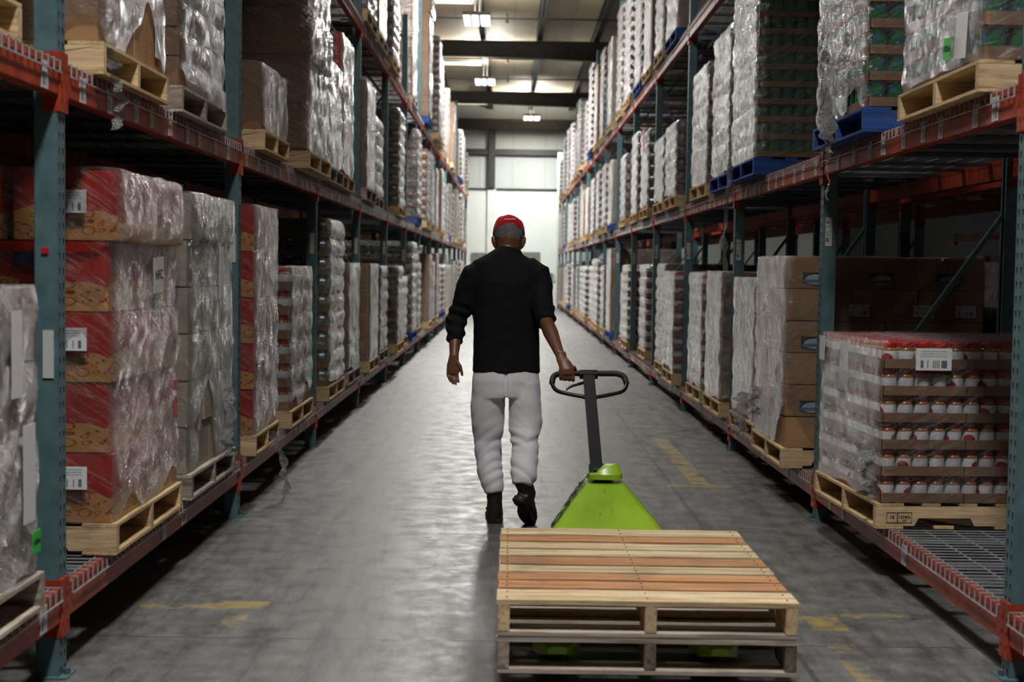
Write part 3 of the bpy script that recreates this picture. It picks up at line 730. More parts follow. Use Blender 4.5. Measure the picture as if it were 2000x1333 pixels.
def tray_mesh(W, D, h):
    b = MB(); t_ = .004
    b.box(-D / 2, D / 2, -W / 2, W / 2, 0, .004, m_tray)
    for x0, x1, y0, y1 in ((-D / 2, D / 2, -W / 2, -W / 2 + t_), (-D / 2, D / 2, W / 2 - t_, W / 2), (-D / 2, -D / 2 + t_, -W / 2, W / 2), (D / 2 - t_, D / 2, -W / 2, W / 2)): b.box(x0, x1, y0, y1, 0, h, m_tray)
    for x in (-D / 6, D / 6): b.box(x - .002, x + .002, -W / 2 - .0012, -W / 2, 0, h, m_ink); b.box(x - .002, x + .002, W / 2, W / 2 + .0012, 0, h, m_ink)
    return b.mesh('tray')
LOADC = {}
def far_goods(kind, n, lh, W, D):
    key = (kind, n, round(lh, 3))
    if key in LOADC: return LOADC[key]
    H = n * lh
    if kind in ('red', 'green', 'dark', 'teal', 'white'):
        b = rows_mesh(kind, W, D, H, n, dia=.10 if lh < .2 else .13, seg=7)
        for k_ in range(n):
            z = k_ * lh; h = lh * .36; t_ = .004
            for x0, x1, y0, y1 in ((-D / 2, D / 2, -W / 2, -W / 2 + t_), (-D / 2, D / 2, W / 2 - t_, W / 2), (-D / 2, -D / 2 + t_, -W / 2, W / 2), (D / 2 - t_, D / 2, -W / 2, W / 2)): b.box(x0, x1, y0, y1, z, z + h, m_tray)
    else:
        b = MB(); m = {'kraft': m_kraft, 'brown': m_kraft_dk, 'pale': m_pale, 'scroll': m_redbox}[kind]
        rr = random.Random(n)
        for k_ in range(n):
            j = rr.uniform(-.008, .008)
            nx = 2 + k_ % 2
            for i in range(nx):
                for q in range(3 if k_ % 2 else 2):
                    ny = 3 if k_ % 2 else 2
                    x0 = -D / 2 + D * i / nx; y0 = -W / 2 + W * q / ny
                    b.box(x0 + .003 + j, x0 + D / nx - .003 + j, y0 + .003 + j, y0 + W / ny - .003 + j, k_ * lh + .002, (k_ + 1) * lh - .002, m)
    LOADC[key] = b.mesh('packed_goods', smooth=math.radians(40)); return LOADC[key]
WRC = {}
DESC = {'red': 'red lidded jars', 'green': 'green labelled cans', 'dark': 'dark lidded bottles', 'teal': 'teal containers', 'white': 'white bottles', 'kraft': 'tan cartons', 'brown': 'brown cartons', 'pale': 'pale cartons', 'scroll': 'red cartons'}
LV = ('bottom', 'middle', 'top')
def clampD(side, Dn, W):
    c = SIDES[side]; k_ = math.floor((Dn + W / 2 - c['D0']) / S); lo = c['D0'] + k_ * S + .03; hi = lo + S - PW - .06
    return min(max(Dn, lo), hi - W)
def place(side, lvl, Dn, W, protr):
    c = SIDES[side]; s = c['s']; Dn = clampD(side, Dn, W)
    D = 1.2; x = s * (c['X'] - protr + D / 2); y = Dn + W / 2; z = c['z'][lvl][1] + .006
    return x, y, z, (math.pi if s > 0 else 0)      # local +x faces the aisle on both sides
BAYPOS = {}
def where(side, lvl, Dn):
    c = SIDES[side]; bay = int(math.floor((Dn + .3 - c['D0']) / S)) + 1; bay = max(0, bay)
    k_ = BAYPOS.get((side, lvl, bay), 0); BAYPOS[(side, lvl, bay)] = k_ + 1
    return '%s rack %s shelf, %s bay, %s load' % (side, LV[lvl], ORD[bay], ('nearer', 'farther', 'third')[k_])
def do_pallet(side, lvl, Dn, W, protr, pk, near, skew=0):
    x, y, z, rz = place(side, lvl, Dn, W, protr)
    c = SIDES[side]; bay = max(0, int(math.floor((Dn + .3 - c['D0']) / S)) + 1)
    k_ = BAYPOS.get((side, lvl, bay), 0)
    names = {'wood': 'pale wooden pallet', 'old': 'weathered wooden pallet', 'blue': 'blue painted pallet'}
    pallet(pk, x, y, z, rz + skew, '%s, %s rack %s shelf, %s bay, under its %s load' % (names[pk], side, LV[lvl], ORD[bay], ('nearer', 'farther', 'third')[k_]), near, 'pallets on the %s rack %s shelf' % (side, LV[lvl]), (1, W / 1.02, 1))
    return x, y, z + PH, rz
def far_load(side, lvl, Dn, W, ztop, kind, pk='wood', protr=.05, lh=None, filmm=None, near_pallet=False, film_off=.01):
    x, y, z, rz = do_pallet(side, lvl, Dn, W, protr, pk, near_pallet)
    H = max(.3, ztop - z); cans = kind in ('red', 'green', 'dark', 'teal', 'white')
    lh0 = lh or (.14 if cans else .27); n = max(2, round(H / lh0)); lh_ = round(H / n / .01) * .01; Hm = n * lh_
    r = empty('wrapped_load', (x, y, z), rz); r.scale = (1, W / 1.02, 1)
    tag(r, 'film wrapped %s on the %s' % (DESC[kind], where(side, lvl, Dn)), 'wrapped pallet load', 'wrapped loads on the %s rack %s shelf' % (side, LV[lvl]))
    g = inst('packed_goods', far_goods(kind, n, lh_, 1.0, 1.16), r)
    g['kind'] = 'stuff' if cans else 'thing'
    key = (cans, n, lh_, R.randrange(2), filmm)
    if key not in WRC: WRC[key] = wrap_mesh(1.0, 1.16, Hm, lh_, .020 if cans else .006, R.random() * 50, filmm or m_film_far, nu=72, torn=.05, nv=max(16, n * 6))
    inst('film_wrap', WRC[key], r)
    return r
def box_mesh(dx, dy, dz, m, bevel=.004):
    b = MB(); b.box(-dx / 2, dx / 2, -dy / 2, dy / 2, 0, dz, m); return b.mesh('carton', bevel=bevel)
def carton_load(side, lvl, Dn, W, ztop, n, m, label, pk='wood', protr=.05, nx=3, ny=2, filmm=None, torn=.15, offs=None, skew=0, seed=1, jit=.004, Dp=1.16, wave=.006, near_pallet=True):
    x, y, z, rz = do_pallet(side, lvl, Dn, W, protr, pk, near_pallet, skew)
    where(side, lvl, Dn)
    H = ztop - z; lh = H / n
    r = empty('carton_load', (x, y, z), rz + skew); tag(r, label, 'wrapped pallet load', 'wrapped loads on the %s rack %s shelf' % (side, LV[lvl]))
    rr = random.Random(seed); offs = offs or [0] * n
    for k_ in range(n):
        a, c_ = (nx, ny) if k_ % 2 == 0 else (max(2, nx - 1), ny + 1)
        if nx == ny: a, c_ = nx, ny
        me = box_mesh(Dp / a - .006, (W - .02) / c_ - .006, lh - .003, m[k_] if isinstance(m, list) else m)
        for i in range(a):
            for j in range(c_):
                if 0 < i < a - 1 and 0 < j < c_ - 1: continue
                px_ = -Dp / 2 + Dp * (i + .5) / a; py_ = -(W - .02) / 2 + (W - .02) * (j + .5) / c_
                o_ = offs[k_]
                inst('carton', me, r, (px_ + (o_ if px_ > 0 else -o_) + rr.uniform(-jit, jit), py_ + rr.uniform(-jit, jit), k_ * lh))
    inst('film_wrap', wrap_mesh(W, Dp, H, lh, wave, seed * 7.3, filmm or m_film, torn=torn, offs=offs, nu=128), r)
    return r, lh, H
def sticker(r, side, face, a, zc, wd, ht, m, label, W, Dp=1.16, push=.022, name='paper_label', text=None, tcol=None, tsize=None, rot=0):
    """face 'aisle' (local +x) or 'near' (the side towards the camera). a = offset along the face from its camera-side / aisle-side corner"""
    s = SIDES[side]['s']
    b = MB()
    if face == 'aisle':
        X = Dp / 2 + push; yc = (-W / 2 + a) if s < 0 else (W / 2 - a)     # local y: +y is away for left, towards camera for right
        b.box(-.0012, .0012, -wd / 2, wd / 2, -ht / 2, ht / 2, m); loc = (X, yc, zc)
    else:
        ys = -1 if s < 0 else 1
        loc = (Dp / 2 - a, ys * (W / 2 + push), zc); b.box(-wd / 2, wd / 2, -.0012, .0012, -ht / 2, ht / 2, m)
    o = b.build(name, r, loc); o['label'] = label
    if rot: o.rotation_euler = (rot, 0, 0) if face == 'aisle' else (0, rot, 0)
    if text:
        f = lettering(text, tsize or ht * .6, tcol or m_ink, o, extrude=.0006)
        if face == 'aisle': f.rotation_euler = (math.pi / 2, 0, math.pi / 2); f.location = (.002, 0, 0)
        else:
            f.rotation_euler = (math.pi / 2, 0, 0) if s < 0 else (math.pi / 2, 0, math.pi); f.location = (0, (-.002 if s < 0 else .002), 0)
    return o
def ribbon(r, pts, wd, name='loose_film', seed=1, m=None):
    b = MB(); P = []; n = 40
    V = [Vector(p) for p in pts]
    for i in range(n + 1):
        t_ = i / n * (len(V) - 1); k_ = min(int(t_), len(V) - 2); P.append(V[k_].lerp(V[k_ + 1], t_ - k_) + Vector((noise.noise(Vector((t_ * 2, seed, 0))), noise.noise(Vector((t_ * 2, seed, 5))), 0)) * .02)
    vs = []
    for i, p in enumerate(P):
        an = 2.5 * noise.noise(Vector((i * .13, seed, 9))); w_ = wd * (.5 + .5 * abs(noise.noise(Vector((i * .2, seed, 3))) * 2)); d = Vector((math.cos(an), math.sin(an), .2)) * w_ / 2
        vs += [p - d, p + d * .1 + Vector((.006, .004, 0)), p + d]
    fs = []
    for i in range(n):
        for q in (0, 1): fs.append((i * 3 + q, i * 3 + q + 1, i * 3 + q + 4, i * 3 + q + 3))
    b.add(vs, fs, m or m_film_loose); return b.build(name, r, smooth=True)
def can_load(side, lvl, Dn, W, ztop, n, kind, label, pk, protr, near_rows, aisle_rows, filmm=None, dia=.079, skew=0, seed=3, torn=.1, tray_h=.38, Dp=1.16, wave=.012):
    """trays of jars or cans; single jars on the faces one can see, the rest merged"""
    x, y, z, rz = do_pallet(side, lvl, Dn, W, protr, pk, True, skew)
    where(side, lvl, Dn)
    s = SIDES[side]['s']; H = ztop - z; lh = H / n
    r = empty('tray_load', (x, y, z), rz + skew); tag(r, label, 'wrapped pallet load', 'wrapped loads on the %s rack %s shelf' % (side, LV[lvl]))
    tm = tray_mesh(W - .01, Dp, lh * tray_h)
    jb = MB(); jb.lathe(can_prof(kind, dia / 2 * .96, lh * .965), m_tin, 18); jm = jb.mesh('jar', smooth=math.radians(50))
    nx = int(Dp / dia); ny = int((W - .02) / dia); px_ = Dp / nx; py_ = (W - .02) / ny
    rr = random.Random(seed); ysg = -1 if s < 0 else 1
    rest = MB(); nm = 'jar' if kind == 'red' else 'can'
    for k_ in range(n):
        tr_ = inst('tray', tm, r, (0, 0, k_ * lh))
        for i in range(nx):
            for j in range(ny):
                jn = j if s < 0 else ny - 1 - j          # 0 = nearest to the camera
                ia = nx - 1 - i                           # 0 = at the aisle
                edge = i in (0, nx - 1) or j in (0, ny - 1)
                topl = k_ == n - 1
                if not edge and not topl: continue
                X = -Dp / 2 + px_ * (i + .5); Y = -(W - .02) / 2 + py_ * (j + .5)
                if (jn == 0 and ia < near_rows[0] and near_rows[1] <= k_ < near_rows[2]) or (ia == 0 and jn < aisle_rows[0] and aisle_rows[1] <= k_ < aisle_rows[2]):
                    inst(nm, jm, tr_, (X, Y, .004), rr.uniform(0, 6.28))
                elif jn < 3 or ia < 3 or edge:
                    rest.lathe(can_prof(kind, dia / 2 * .96, lh * .965), m_tin, 8, (X, Y, k_ * lh + .004), cap=topl)
                elif topl: rest.lathe(can_prof(kind, dia / 2 * .96, lh * .965)[-3:], m_tin, 8, (X, Y, k_ * lh + .004))
    o = rest.build(nm, r, smooth=math.radians(50)); o['kind'] = 'stuff'; o['label'] = 'the further rows of %ss' % nm
    inst('film_wrap', wrap_mesh(W, Dp, H, lh, wave, seed * 3.1, filmm or m_film_clear, torn=torn, nu=128), r)
    return r, lh, H
# ------------------------------------------------------------------ the loads, left rack bottom shelf
r, lh, H = carton_load('left', 0, 3.18, 1.06, 1.33, 4, m_kraft_dk, 'film wrapped brown cartons at the far left with paper sheets and green sticker', 'old', .05, nx=3, ny=2, seed=11, torn=.12)
sticker(r, 'left', 'aisle', .82, .70, .085, .26, m_label_v, 'white paper sheet', 1.06)
sticker(r, 'left', 'aisle', .92, .33, .10, .30, m_label_v, 'white paper sheet', 1.06)
sticker(r, 'left', 'aisle', .98, .11, .07, .07, m_green_st, 'green sticker', 1.06, text='USDA', tsize=.022)
r, lh, H = carton_load('left', 0, 5.02, 1.02, 1.75, 5, m_scroll, 'film wrapped red and tan scrollwork cartons behind the nearest left upright', 'wood', .05, nx=3, ny=2, offs=[.0, -.01, .0, -.012, .02], seed=12, torn=.14, filmm=m_film_clear)
for (zz, fc) in ((4.55, 0), (2.62, 0), (.66, 0)):
    sticker(r, 'left', 'near', .16, zz * lh, .15, .085, m_label, 'white label with blue barcode', 1.02, push=.016)
sticker(r, 'left', 'aisle', .60, 3.52 * lh, .15, .145, simple('nfc_paper', hexc(206, 204, 198)), 'white paper label reading NFC', 1.02, text='NFC', tsize=.058, rot=.06)
sticker(r, 'left', 'near', .30, 3.75 * lh, .12, .05, simple('navy_print', hexc(30, 38, 64)), 'dark blue printed panel', 1.02, push=.002)
q = sticker(r, 'left', 'aisle', .93, 1.45 * lh, .06, .17, m_lid, 'torn red flap', 1.02, push=.01, name='torn_flap')
r, lh, H = carton_load('left', 0, 6.22, 1.0, 1.735, 6, m_pale, 'film wrapped pale brown cartons beside the red scrollwork ones', 'old', .05, nx=3, ny=2, offs=[-.01, .0, .0, .0, -.005, .01], seed=13, torn=.45)
sticker(r, 'left', 'aisle', .62, 4.3 * lh, .09, .26, m_label_v, 'white paper label', 1.0)
ribbon(r, [(.60, .28, .34), (.63, .25, .22), (.62, .2, .1), (.64, .16, .0)], .09, seed=4)
r, lh, H = carton_load('left', 0, 7.70, .80, 1.745, 5, m_scroll, 'tall film wrapped load of red and tan cartons past the second left upright', 'wood', .07, nx=3, ny=2, seed=14, torn=.1, filmm=m_film)
ribbon(r, [(.60, .1, -.03), (.66, .12, -.18), (.70, .05, -.33), (.68, .02, -.5), (.72, .0, -.56)], .05, seed=8)
can_load('left', 0, 9.02, 1.02, 1.40, 6, 'red', 'short film wrapped load of red lidded jars, second left bay', 'wood', .06, (4, 0, 6), (0, 0, 0), m_film, dia=.12, seed=21, torn=.35)
r = far_load('left', 0, 10.9, 1.06, 1.74, 'teal', 'wood', .06, filmm=m_film_far, near_pallet=True)
far_load('left', 0, 12.3, 1.0, 1.42, 'brown', 'old')
far_load('left', 0, 13.9, .95, 1.44, 'kraft', 'wood', .08, near_pallet=True)
far_load('left', 0, 15.3, 1.0, 1.38, 'dark', 'old')
far_load('left', 0, 17.1, 1.0, 1.39, 'dark', 'wood', .10)
far_load('left', 0, 18.4, 1.0, 1.30, 'red', 'wood')
far_load('left', 0, 20.2, 1.05, 1.74, 'teal', 'blue', .06)
far_load('left', 0, 21.5, .9, 1.50, 'white', 'wood')
# left rack middle shelf
r, lh, H = carton_load('left', 1, 3.2, 1.0, 3.2, 4, m_kraft_dk, 'brown cartons on a pale pallet at the top left corner', 'wood', .0, seed=31)
r, lh, H = carton_load('left', 1, 4.87, .92, 3.40, 3, m_kraft, 'upright tan cartons wrapped only above, pale pallet, over the red cartons', 'wood', .05, nx=4, ny=4, seed=32, torn=.62, filmm=m_film)
sticker(r, 'left', 'aisle', .80, .14, .07, .16, m_label_v, 'white upright label', .92, push=.004)
ribbon(r, [(.60, -.42, -.02), (.62, -.38, -.10), (.63, -.36, -.18), (.62, -.33, -.25), (.60, -.33, -.30)], .06, seed=2)
r, lh, H = carton_load('left', 1, 6.02, .96, 3.35, 9, m_kraft_dk, 'tightly wrapped brown trays beside the upright tan cartons', 'old', .05, nx=4, ny=3, seed=33, torn=.12, wave=.012, filmm=m_film)
sticker(r, 'left', 'aisle', .88, .03, .06, .10, m_label_v, 'white label', .96)
r, lh, H = carton_load('left', 1, 7.92, .90, 2.58, 1, m_kraft_dk, 'low wrapped load of brown cartons just past the second left upright', 'wood', .07, nx=3, ny=3, seed=34, torn=.25)
r, lh, H = carton_load('left', 1, 9.35, 1.12, 3.50, 4, m_kraft_dk, 'very tall wrapped stack of large brown cartons, second left bay', 'wood', .12, nx=2, ny=2, seed=35, torn=.05, offs=[0, 0, .02, .0], filmm=m_film_far)
sticker(r, 'left', 'aisle', .95, .10, .05, .05, m_green_st, 'small green sticker', 1.12, push=.03)
r = far_load('left', 1, 10.66, .94, 3.02, 'pale', 'old', .08, near_pallet=True)
sticker(r, 'left', 'aisle', .85, .10, .06, .06, m_green_st, 'small green sticker', .94, push=.03)
far_load('left', 1, 11.66, .92, 3.40, 'scroll', 'wood', .06, near_pallet=True)
far_load('left', 1, 13.6, 1.0, 3.28, 'brown', 'old', .06)
far_load('left', 1, 15.1, 1.0, 3.1, 'dark', 'old', 0)
far_load('left', 1, 17.6, 1.0, 3.43, 'teal', 'wood', .06)
far_load('left', 1, 21.1, 1.0, 3.50, 'dark', 'blue', .06)
# left rack top shelf
far_load('left', 2, 5.2, 1.0, 5.2, 'kraft', 'wood'); far_load('left', 2, 8.3, 1.0, 5.3, 'brown', 'wood'); far_load('left', 2, 9.5, 1.0, 5.1, 'pale', 'wood')
far_load('left', 2, 11.2, 1.0, 5.3, 'kraft', 'wood')
far_load('left', 2, 13.5, 1.05, 5.4, 'white', 'wood', .05); far_load('left', 2, 14.9, 1.0, 5.2, 'kraft', 'wood', .05)
far_load('left', 2, 16.5, 1.05, 5.5, 'white', 'wood', .05)
far_load('left', 2, 20.3, 1.0, 5.65, 'brown', 'old', .03)
r, lh, H = carton_load('left', 2, 23.1, 1.05, 6.05, 6, m_kraft, 'tall stack of tan cartons rising above the left rack, seventh bay', 'blue', .10, nx=2, ny=2, seed=41, near_pallet=False, filmm=m_film_far, offs=[0, 0, 0, 0, 0, .03])
far_load('left', 2, 25.9, 1.0, 5.75, 'white', 'wood', .12)

# ------------------------------------------------------------------ right rack bottom shelf
r, lh, H = can_load('right', 0, 6.16, 1.02, 1.10, 6, 'red', 'film wrapped trays of red lidded jars, lowest right, two white shipping labels', 'wood', .10, (15, 0, 6), (0, 0, 0), m_film_clear, dia=.077, skew=.05, seed=51, torn=.10, wave=.002)
sticker(r, 'right', 'near', .22, 5.55 * lh - .02, .165, .10, m_label, 'large white shipping label with barcodes', 1.02, push=.02)
sticker(r, 'right', 'aisle', .93, 5.35 * lh, .09, .125, m_label_v, 'narrow white shipping label', 1.02, push=.024)
sticker(r, 'right', 'aisle', .60, 4.75 * lh, .14, .24, m_label_v, 'white paper under the film', 1.02, push=.006)
m_stamp = label_mat('ink_stamp', hexc(206, 178, 130), top=.5, k=14)
b = MB(); b.box(-.001, 0, -.06, .06, -.03, .03, m_stamp)
ribbon(r, [(.60, .38, .30), (.62, .40, .2), (.60, .42, .1), (.62, .44, .02)], .12, seed=6)
r, lh, H = carton_load('right', 0, 8.02, 1.0, 1.505, 6, m_kraft, 'tall wrapped stack of tan cartons with picture windows past the second right upright', 'wood', .13, nx=3, ny=2, seed=52, torn=.32, filmm=m_film, skew=.0)
m_pic = simple('white_and_blue_print', hexc(190, 196, 204)); m_pic2 = simple('blue_print', hexc(60, 130, 180))
for k_ in (0, 2, 4):
    for a_ in (.16, .55, .95):
        zc = (k_ + 1.62) * lh if k_ else .62 * lh + lh
        q = MB(); q.box(-.075, .075, -.002, .002, -.03, .03, m_ink); q.box(-.07, .07, .002, .004, -.03, -.012, m_pic2)
        q.loft([((x_, .002, -.012), .0015, .030 * math.sqrt(max(0.02, 1 - (x_ / .062) ** 2))) for x_ in [-.06 + .012 * g for g in range(11)]], m_pic, 8, ref=(0, 1, 0))
        o = q.build('picture_window', r, (.58 - a_, .5 - .004, (k_ + 1.35) * lh)); o['label'] = 'cut out window showing a white and blue pack'
for a_ in (.42, .80, 1.05):
    sticker(r, 'right', 'near', a_, 4.35 * lh, .12, .07, m_label, 'white carton label', 1.0, push=.004)
sticker(r, 'right', 'aisle', .96, .5 * lh, .05, .12, m_label_v, 'white and blue label', 1.0, push=.004)
ribbon(r, [(.60, -.3, .30), (.63, -.28, .22), (.61, -.25, .12)], .10, seed=9)
r = far_load('right', 0, 9.25, 1.0, 1.38, 'brown', 'wood', .08, filmm=m_film_far, near_pallet=True)
ribbon(r, [(.60, .3, .2), (.66, .3, .05), (.64, .35, -.1)], .16, seed=12)
far_load('right', 0, 10.75, .92, 1.40, 'brown', 'wood', .08, filmm=m_film_far, near_pallet=True)
can_load('right', 0, 11.85, .95, 1.39, 7, 'red', 'wrapped red lidded jars, right rack bottom shelf, beyond the crumpled load', 'wood', .08, (5, 0, 7), (0, 0, 0), m_film_far, dia=.12, seed=53, torn=.1)
can_load('right', 0, 13.75, .95, 1.40, 8, 'red', 'wrapped red lidded jars, bottom right, left of the fourth right upright', 'wood', .10, (5, 0, 8), (0, 0, 0), m_film_far, dia=.12, seed=54, torn=.1)
far_load('right', 0, 14.95, .95, 1.50, 'dark', 'wood', .05, near_pallet=True)
far_load('right', 0, 17.6, .9, 1.49, 'white', 'wood', .0, lh=.14)
far_load('right', 0, 19.4, 1.0, 1.50, 'red', 'wood', .05)
far_load('right', 0, 22.4, 1.05, 1.74, 'brown', 'blue', .08)
far_load('right', 0, 20.8, .9, 1.35, 'kraft', 'wood', .0)
# right rack middle shelf
r, lh, H = can_load('right', 1, 4.98, 1.04, 2.95, 6, 'green', 'wrapped green cans at the top right corner, green USDA sticker and white label', 'wood', .06, (5, 0, 5), (11, 0, 4), m_film, dia=.095, seed=55, torn=.05, wave=.010)
sticker(r, 'right', 'aisle', .21, .12, .13, .17, m_label_v, 'white paper label', 1.04, rot=-.12)
sticker(r, 'right', 'aisle', .345, .09, .09, .085, m_green_st, 'green sticker reading USDA', 1.04, push=.03, text='USDA', tsize=.032, rot=-.12)
r, lh, H = can_load('right', 1, 6.44, 1.08, 3.05, 7, 'green', 'wrapped green cans on a blue pallet left of the green sticker load', 'blue', .10, (4, 0, 6), (11, 0, 6), m_film, dia=.095, seed=56, torn=.30, wave=.016)
ribbon(r, [(.61, -.20, .34), (.63, -.05, .28), (.64, .06, .18), (.66, .08, .02), (.68, .12, -.12), (.66, .1, -.18)], .12, seed=13)
ribbon(r, [(.65, .1, -.12), (.66, .1, -.3), (.66, .11, -.42)], .02, seed=14)
sticker(r, 'right', 'aisle', .42, .08, .05, .12, m_label_v, 'white label', 1.08, push=.004)
r, lh, H = can_load('right', 1, 9.33, 1.06, 3.62, 12, 'green', 'tall stack of green can trays on a blue pallet, side open to view', 'blue', .10, (8, 0, 12), (0, 0, 0), m_film_far, dia=.080, seed=57, torn=.05, tray_h=.36)
ribbon(r, [(.62, -.28, .0), (.64, -.3, -.25), (.66, -.33, -.5), (.64, -.34, -.8), (.65, -.36, -.95)], .06, seed=15)
can_load('right', 1, 10.7, .98, 3.36, 9, 'green', 'wrapped green cans on a blue pallet beside the tallest stack', 'blue', .05, (4, 0, 9), (0, 0, 0), m_film_far, dia=.12, seed=58, torn=.05)
can_load('right', 1, 12.05, 1.05, 3.26, 9, 'dark', 'wrapped dark lidded bottles on a pale pallet, third right bay', 'wood', .04, (4, 0, 9), (0, 0, 0), m_film_far, dia=.12, seed=59, torn=.05)
far_load('right', 1, 14.1, 1.06, 2.98, 'dark', 'wood', .06, near_pallet=True)
far_load('right', 1, 15.35, 1.06, 2.92, 'dark', 'wood', .05, near_pallet=True)
r = far_load('right', 1, 17.0, 1.0, 3.2, 'teal', 'wood', .06)
sticker(r, 'right', 'aisle', .35, .88, .16, .30, m_red_st, 'dark red paper tag', 1.0, push=.04)
far_load('right', 1, 19.0, .9, 3.3, 'dark', 'wood', .04); far_load('right', 1, 20.6, 1.0, 3.2, 'dark', 'wood', .04)
# right rack top shelf
for yy, W_, zt, kd, pk in ((5.2, 1, 5.2, 'white', 'wood'), (8.4, 1, 5.2, 'kraft', 'wood'), (11.2, 1, 5.3, 'dark', 'wood'), (14.4, 1.05, 5.4, 'pale', 'blue'), (15.75, .95, 5.4, 'white', 'wood'), (17.1, .95, 5.4, 'pale', 'wood'), (18.4, 1.0, 5.45, 'white', 'blue'), (20.1, 1, 5.45, 'white', 'wood'), (21.8, 1, 5.7, 'white', 'wood'), (23.8, 1, 5.45, 'pale', 'wood')):
    far_load('right', 2, yy, W_, zt, kd, pk, .05)
# the rest of both rows, towards the far end
rr = random.Random(99)
for side in ('left', 'right'):
    c = SIDES[side]
    for bay in range(7, c['n'] + 0):
        for lvl in range(3):
            for h in (0, 1):
                Dn = c['D0'] + (bay - 1) * S + .28 + h * 1.32
                if (side, lvl) == ('left', 2) and Dn < 27.1: continue
                if (side, lvl) == ('left', 1) and Dn < 22.2: continue
                if (side, lvl) == ('left', 0) and Dn < 23: continue
                if (side, lvl) == ('right', 0) and Dn < 23.5: continue
                if (side, lvl) == ('right', 2) and Dn < 24.9: continue
                if rr.random() < .06: continue
                base = c['z'][lvl][1]
                kd = rr.choice(['white', 'white', 'dark', 'kraft', 'pale', 'teal', 'red', 'white', 'brown'])
                zt = base + rr.uniform(1.15, 1.45) if lvl < 2 else base + rr.uniform(1.3, 1.95)
                far_load(side, lvl, Dn, rr.uniform(.92, 1.04), zt, kd, rr.choice(['wood', 'wood', 'wood', 'blue', 'old']), rr.uniform(.0, .1))
# stamp printed on the pallet under the lowest right jars
for o in [x for x in bpy.data.objects if x.get('category') == 'pallet' and x.get('label', '').endswith('right rack bottom shelf, second bay, under its nearer load')]:
    b = MB(); yf = .5115
    for a_, c_ in ((-.068, -.002), (.0, .05)):
        b.box(.50 + a_, .50 + c_, yf - .001, yf, .075, .077, m_ink); b.box(.50 + a_, .50 + c_, yf - .001, yf, .028, .030, m_ink)
        b.box(.50 + a_, .50 + a_ + .002, yf - .001, yf, .028, .077, m_ink); b.box(.50 + c_ - .002, .50 + c_, yf - .001, yf, .028, .077, m_ink)
    st = b.build('ink_stamp', o); st['label'] = 'black stamped frame with numbers'
    for tx, px_, pz, sz in (('107405', .466, .056, .018), ('HT', .466, .040, .014), ('16', .525, .056, .022)):
        f = lettering(tx, sz, m_ink, st, extrude=.0004); f.location = (px_, yf + .0005, pz); f.rotation_euler = (math.pi / 2, 0, math.pi)

# ------------------------------------------------------------------ rack rows beyond: right ones seen through the rack, left one added
def ORDX(i):
    return ORD[i] if i < 18 else ('nineteenth', 'twentieth', 'twenty-first', 'twenty-second', 'twenty-third', 'twenty-fourth', 'twenty-fifth', 'twenty-sixth')[i - 18]
def row2(X0, sgn, grp, nb=6):
    for i in range(2, nb + 1):
        ylo = SIDES['right']['D0'] + (i - 1) * S - PW
        r = empty('rack_upright', (X0 if sgn > 0 else X0, ylo, 0)); tag(r, 'green upright frame of the %s, %s one along' % (grp, ORD[i - 2]), 'rack upright', 'uprights of the ' + grp)
        inst('post', POST, r); inst('post', POST, r, (FR, PW, 0), math.pi)
        for me in BR: inst('brace', me, r)
    for bay in range(1, nb):
        for lvl in (0, 1, 2):
            z0, z1 = SIDES['right']['z'][lvl]
            for dx, nmm in ((0, 'front'), (FR - .045, 'rear')):
                r = empty('rack_beam', (X0 + dx, SIDES['right']['D0'] + bay * S, z0)); tag(r, 'orange %s beam of the %s, %s shelf, %s bay' % (nmm, grp, LV[lvl], ORD[bay - 1]), 'rack beam', 'beams of the ' + grp)
                inst('beam_section', CA[(1, 'beam')], r); inst('end_connector', CA[(1, 'con')], r); inst('end_connector', CA[(1, 'con')], r, (0, S - PW + .034, 0))
row2(3.05, 1, 'second rack row behind the right rack', 14)
row2(7.4, 1, 'third rack row two aisles to the right')
row2(-4.10, 1, 'added rack row behind the left rack', 14)  # added to occlude light behind the left rack
rr = random.Random(77)
for nm_, X0, n0 in (('row behind the right rack', 3.05, 1), ('row behind the left rack', -4.10, 0)):  # loads added in both rows to block light coming through the racks
    for lvl in (0, 1, 2):
        zb = SIDES['right']['z'][lvl][1] + .008; q_ = 0
        for i in range(26):
            if i > 9 and lvl == 2: continue
            if lvl == 0 and X0 > 0 and i in (2, 5, 8): continue
            yy = SIDES['right']['D0'] + n0 * S - S * .0 + (i // 2) * S + .62 + (i % 2) * 1.4
            kd = rr.choice(['kraft', 'brown', 'dark', 'pale']); cans = kd == 'dark'; lh_ = .14 if cans else .27; n = (4 if lvl == 0 else 5) * (2 if cans else 1)
            r = empty('wrapped_load', (X0 + .56, yy, zb + PH), 0); tag(r, 'added wrapped %s in the %s, %s shelf, %s along' % (DESC[kd], nm_, LV[lvl], ORDX(i)), 'wrapped pallet load', 'wrapped loads in the ' + nm_)
            inst('packed_goods', far_goods(kd, n, lh_, 1.0, 1.16), r); inst('film_wrap', wrap_mesh(1.0, 1.16, n * lh_, lh_, .01, i * 3.0, m_film_far, nu=32, nv=8), r)
            pallet('wood', X0 + .56, yy, zb, 0, 'pallet in the %s, %s shelf, under its %s load' % (nm_, LV[lvl], ORDX(i)), False, 'pallets in the ' + nm_)
rr = random.Random(5)
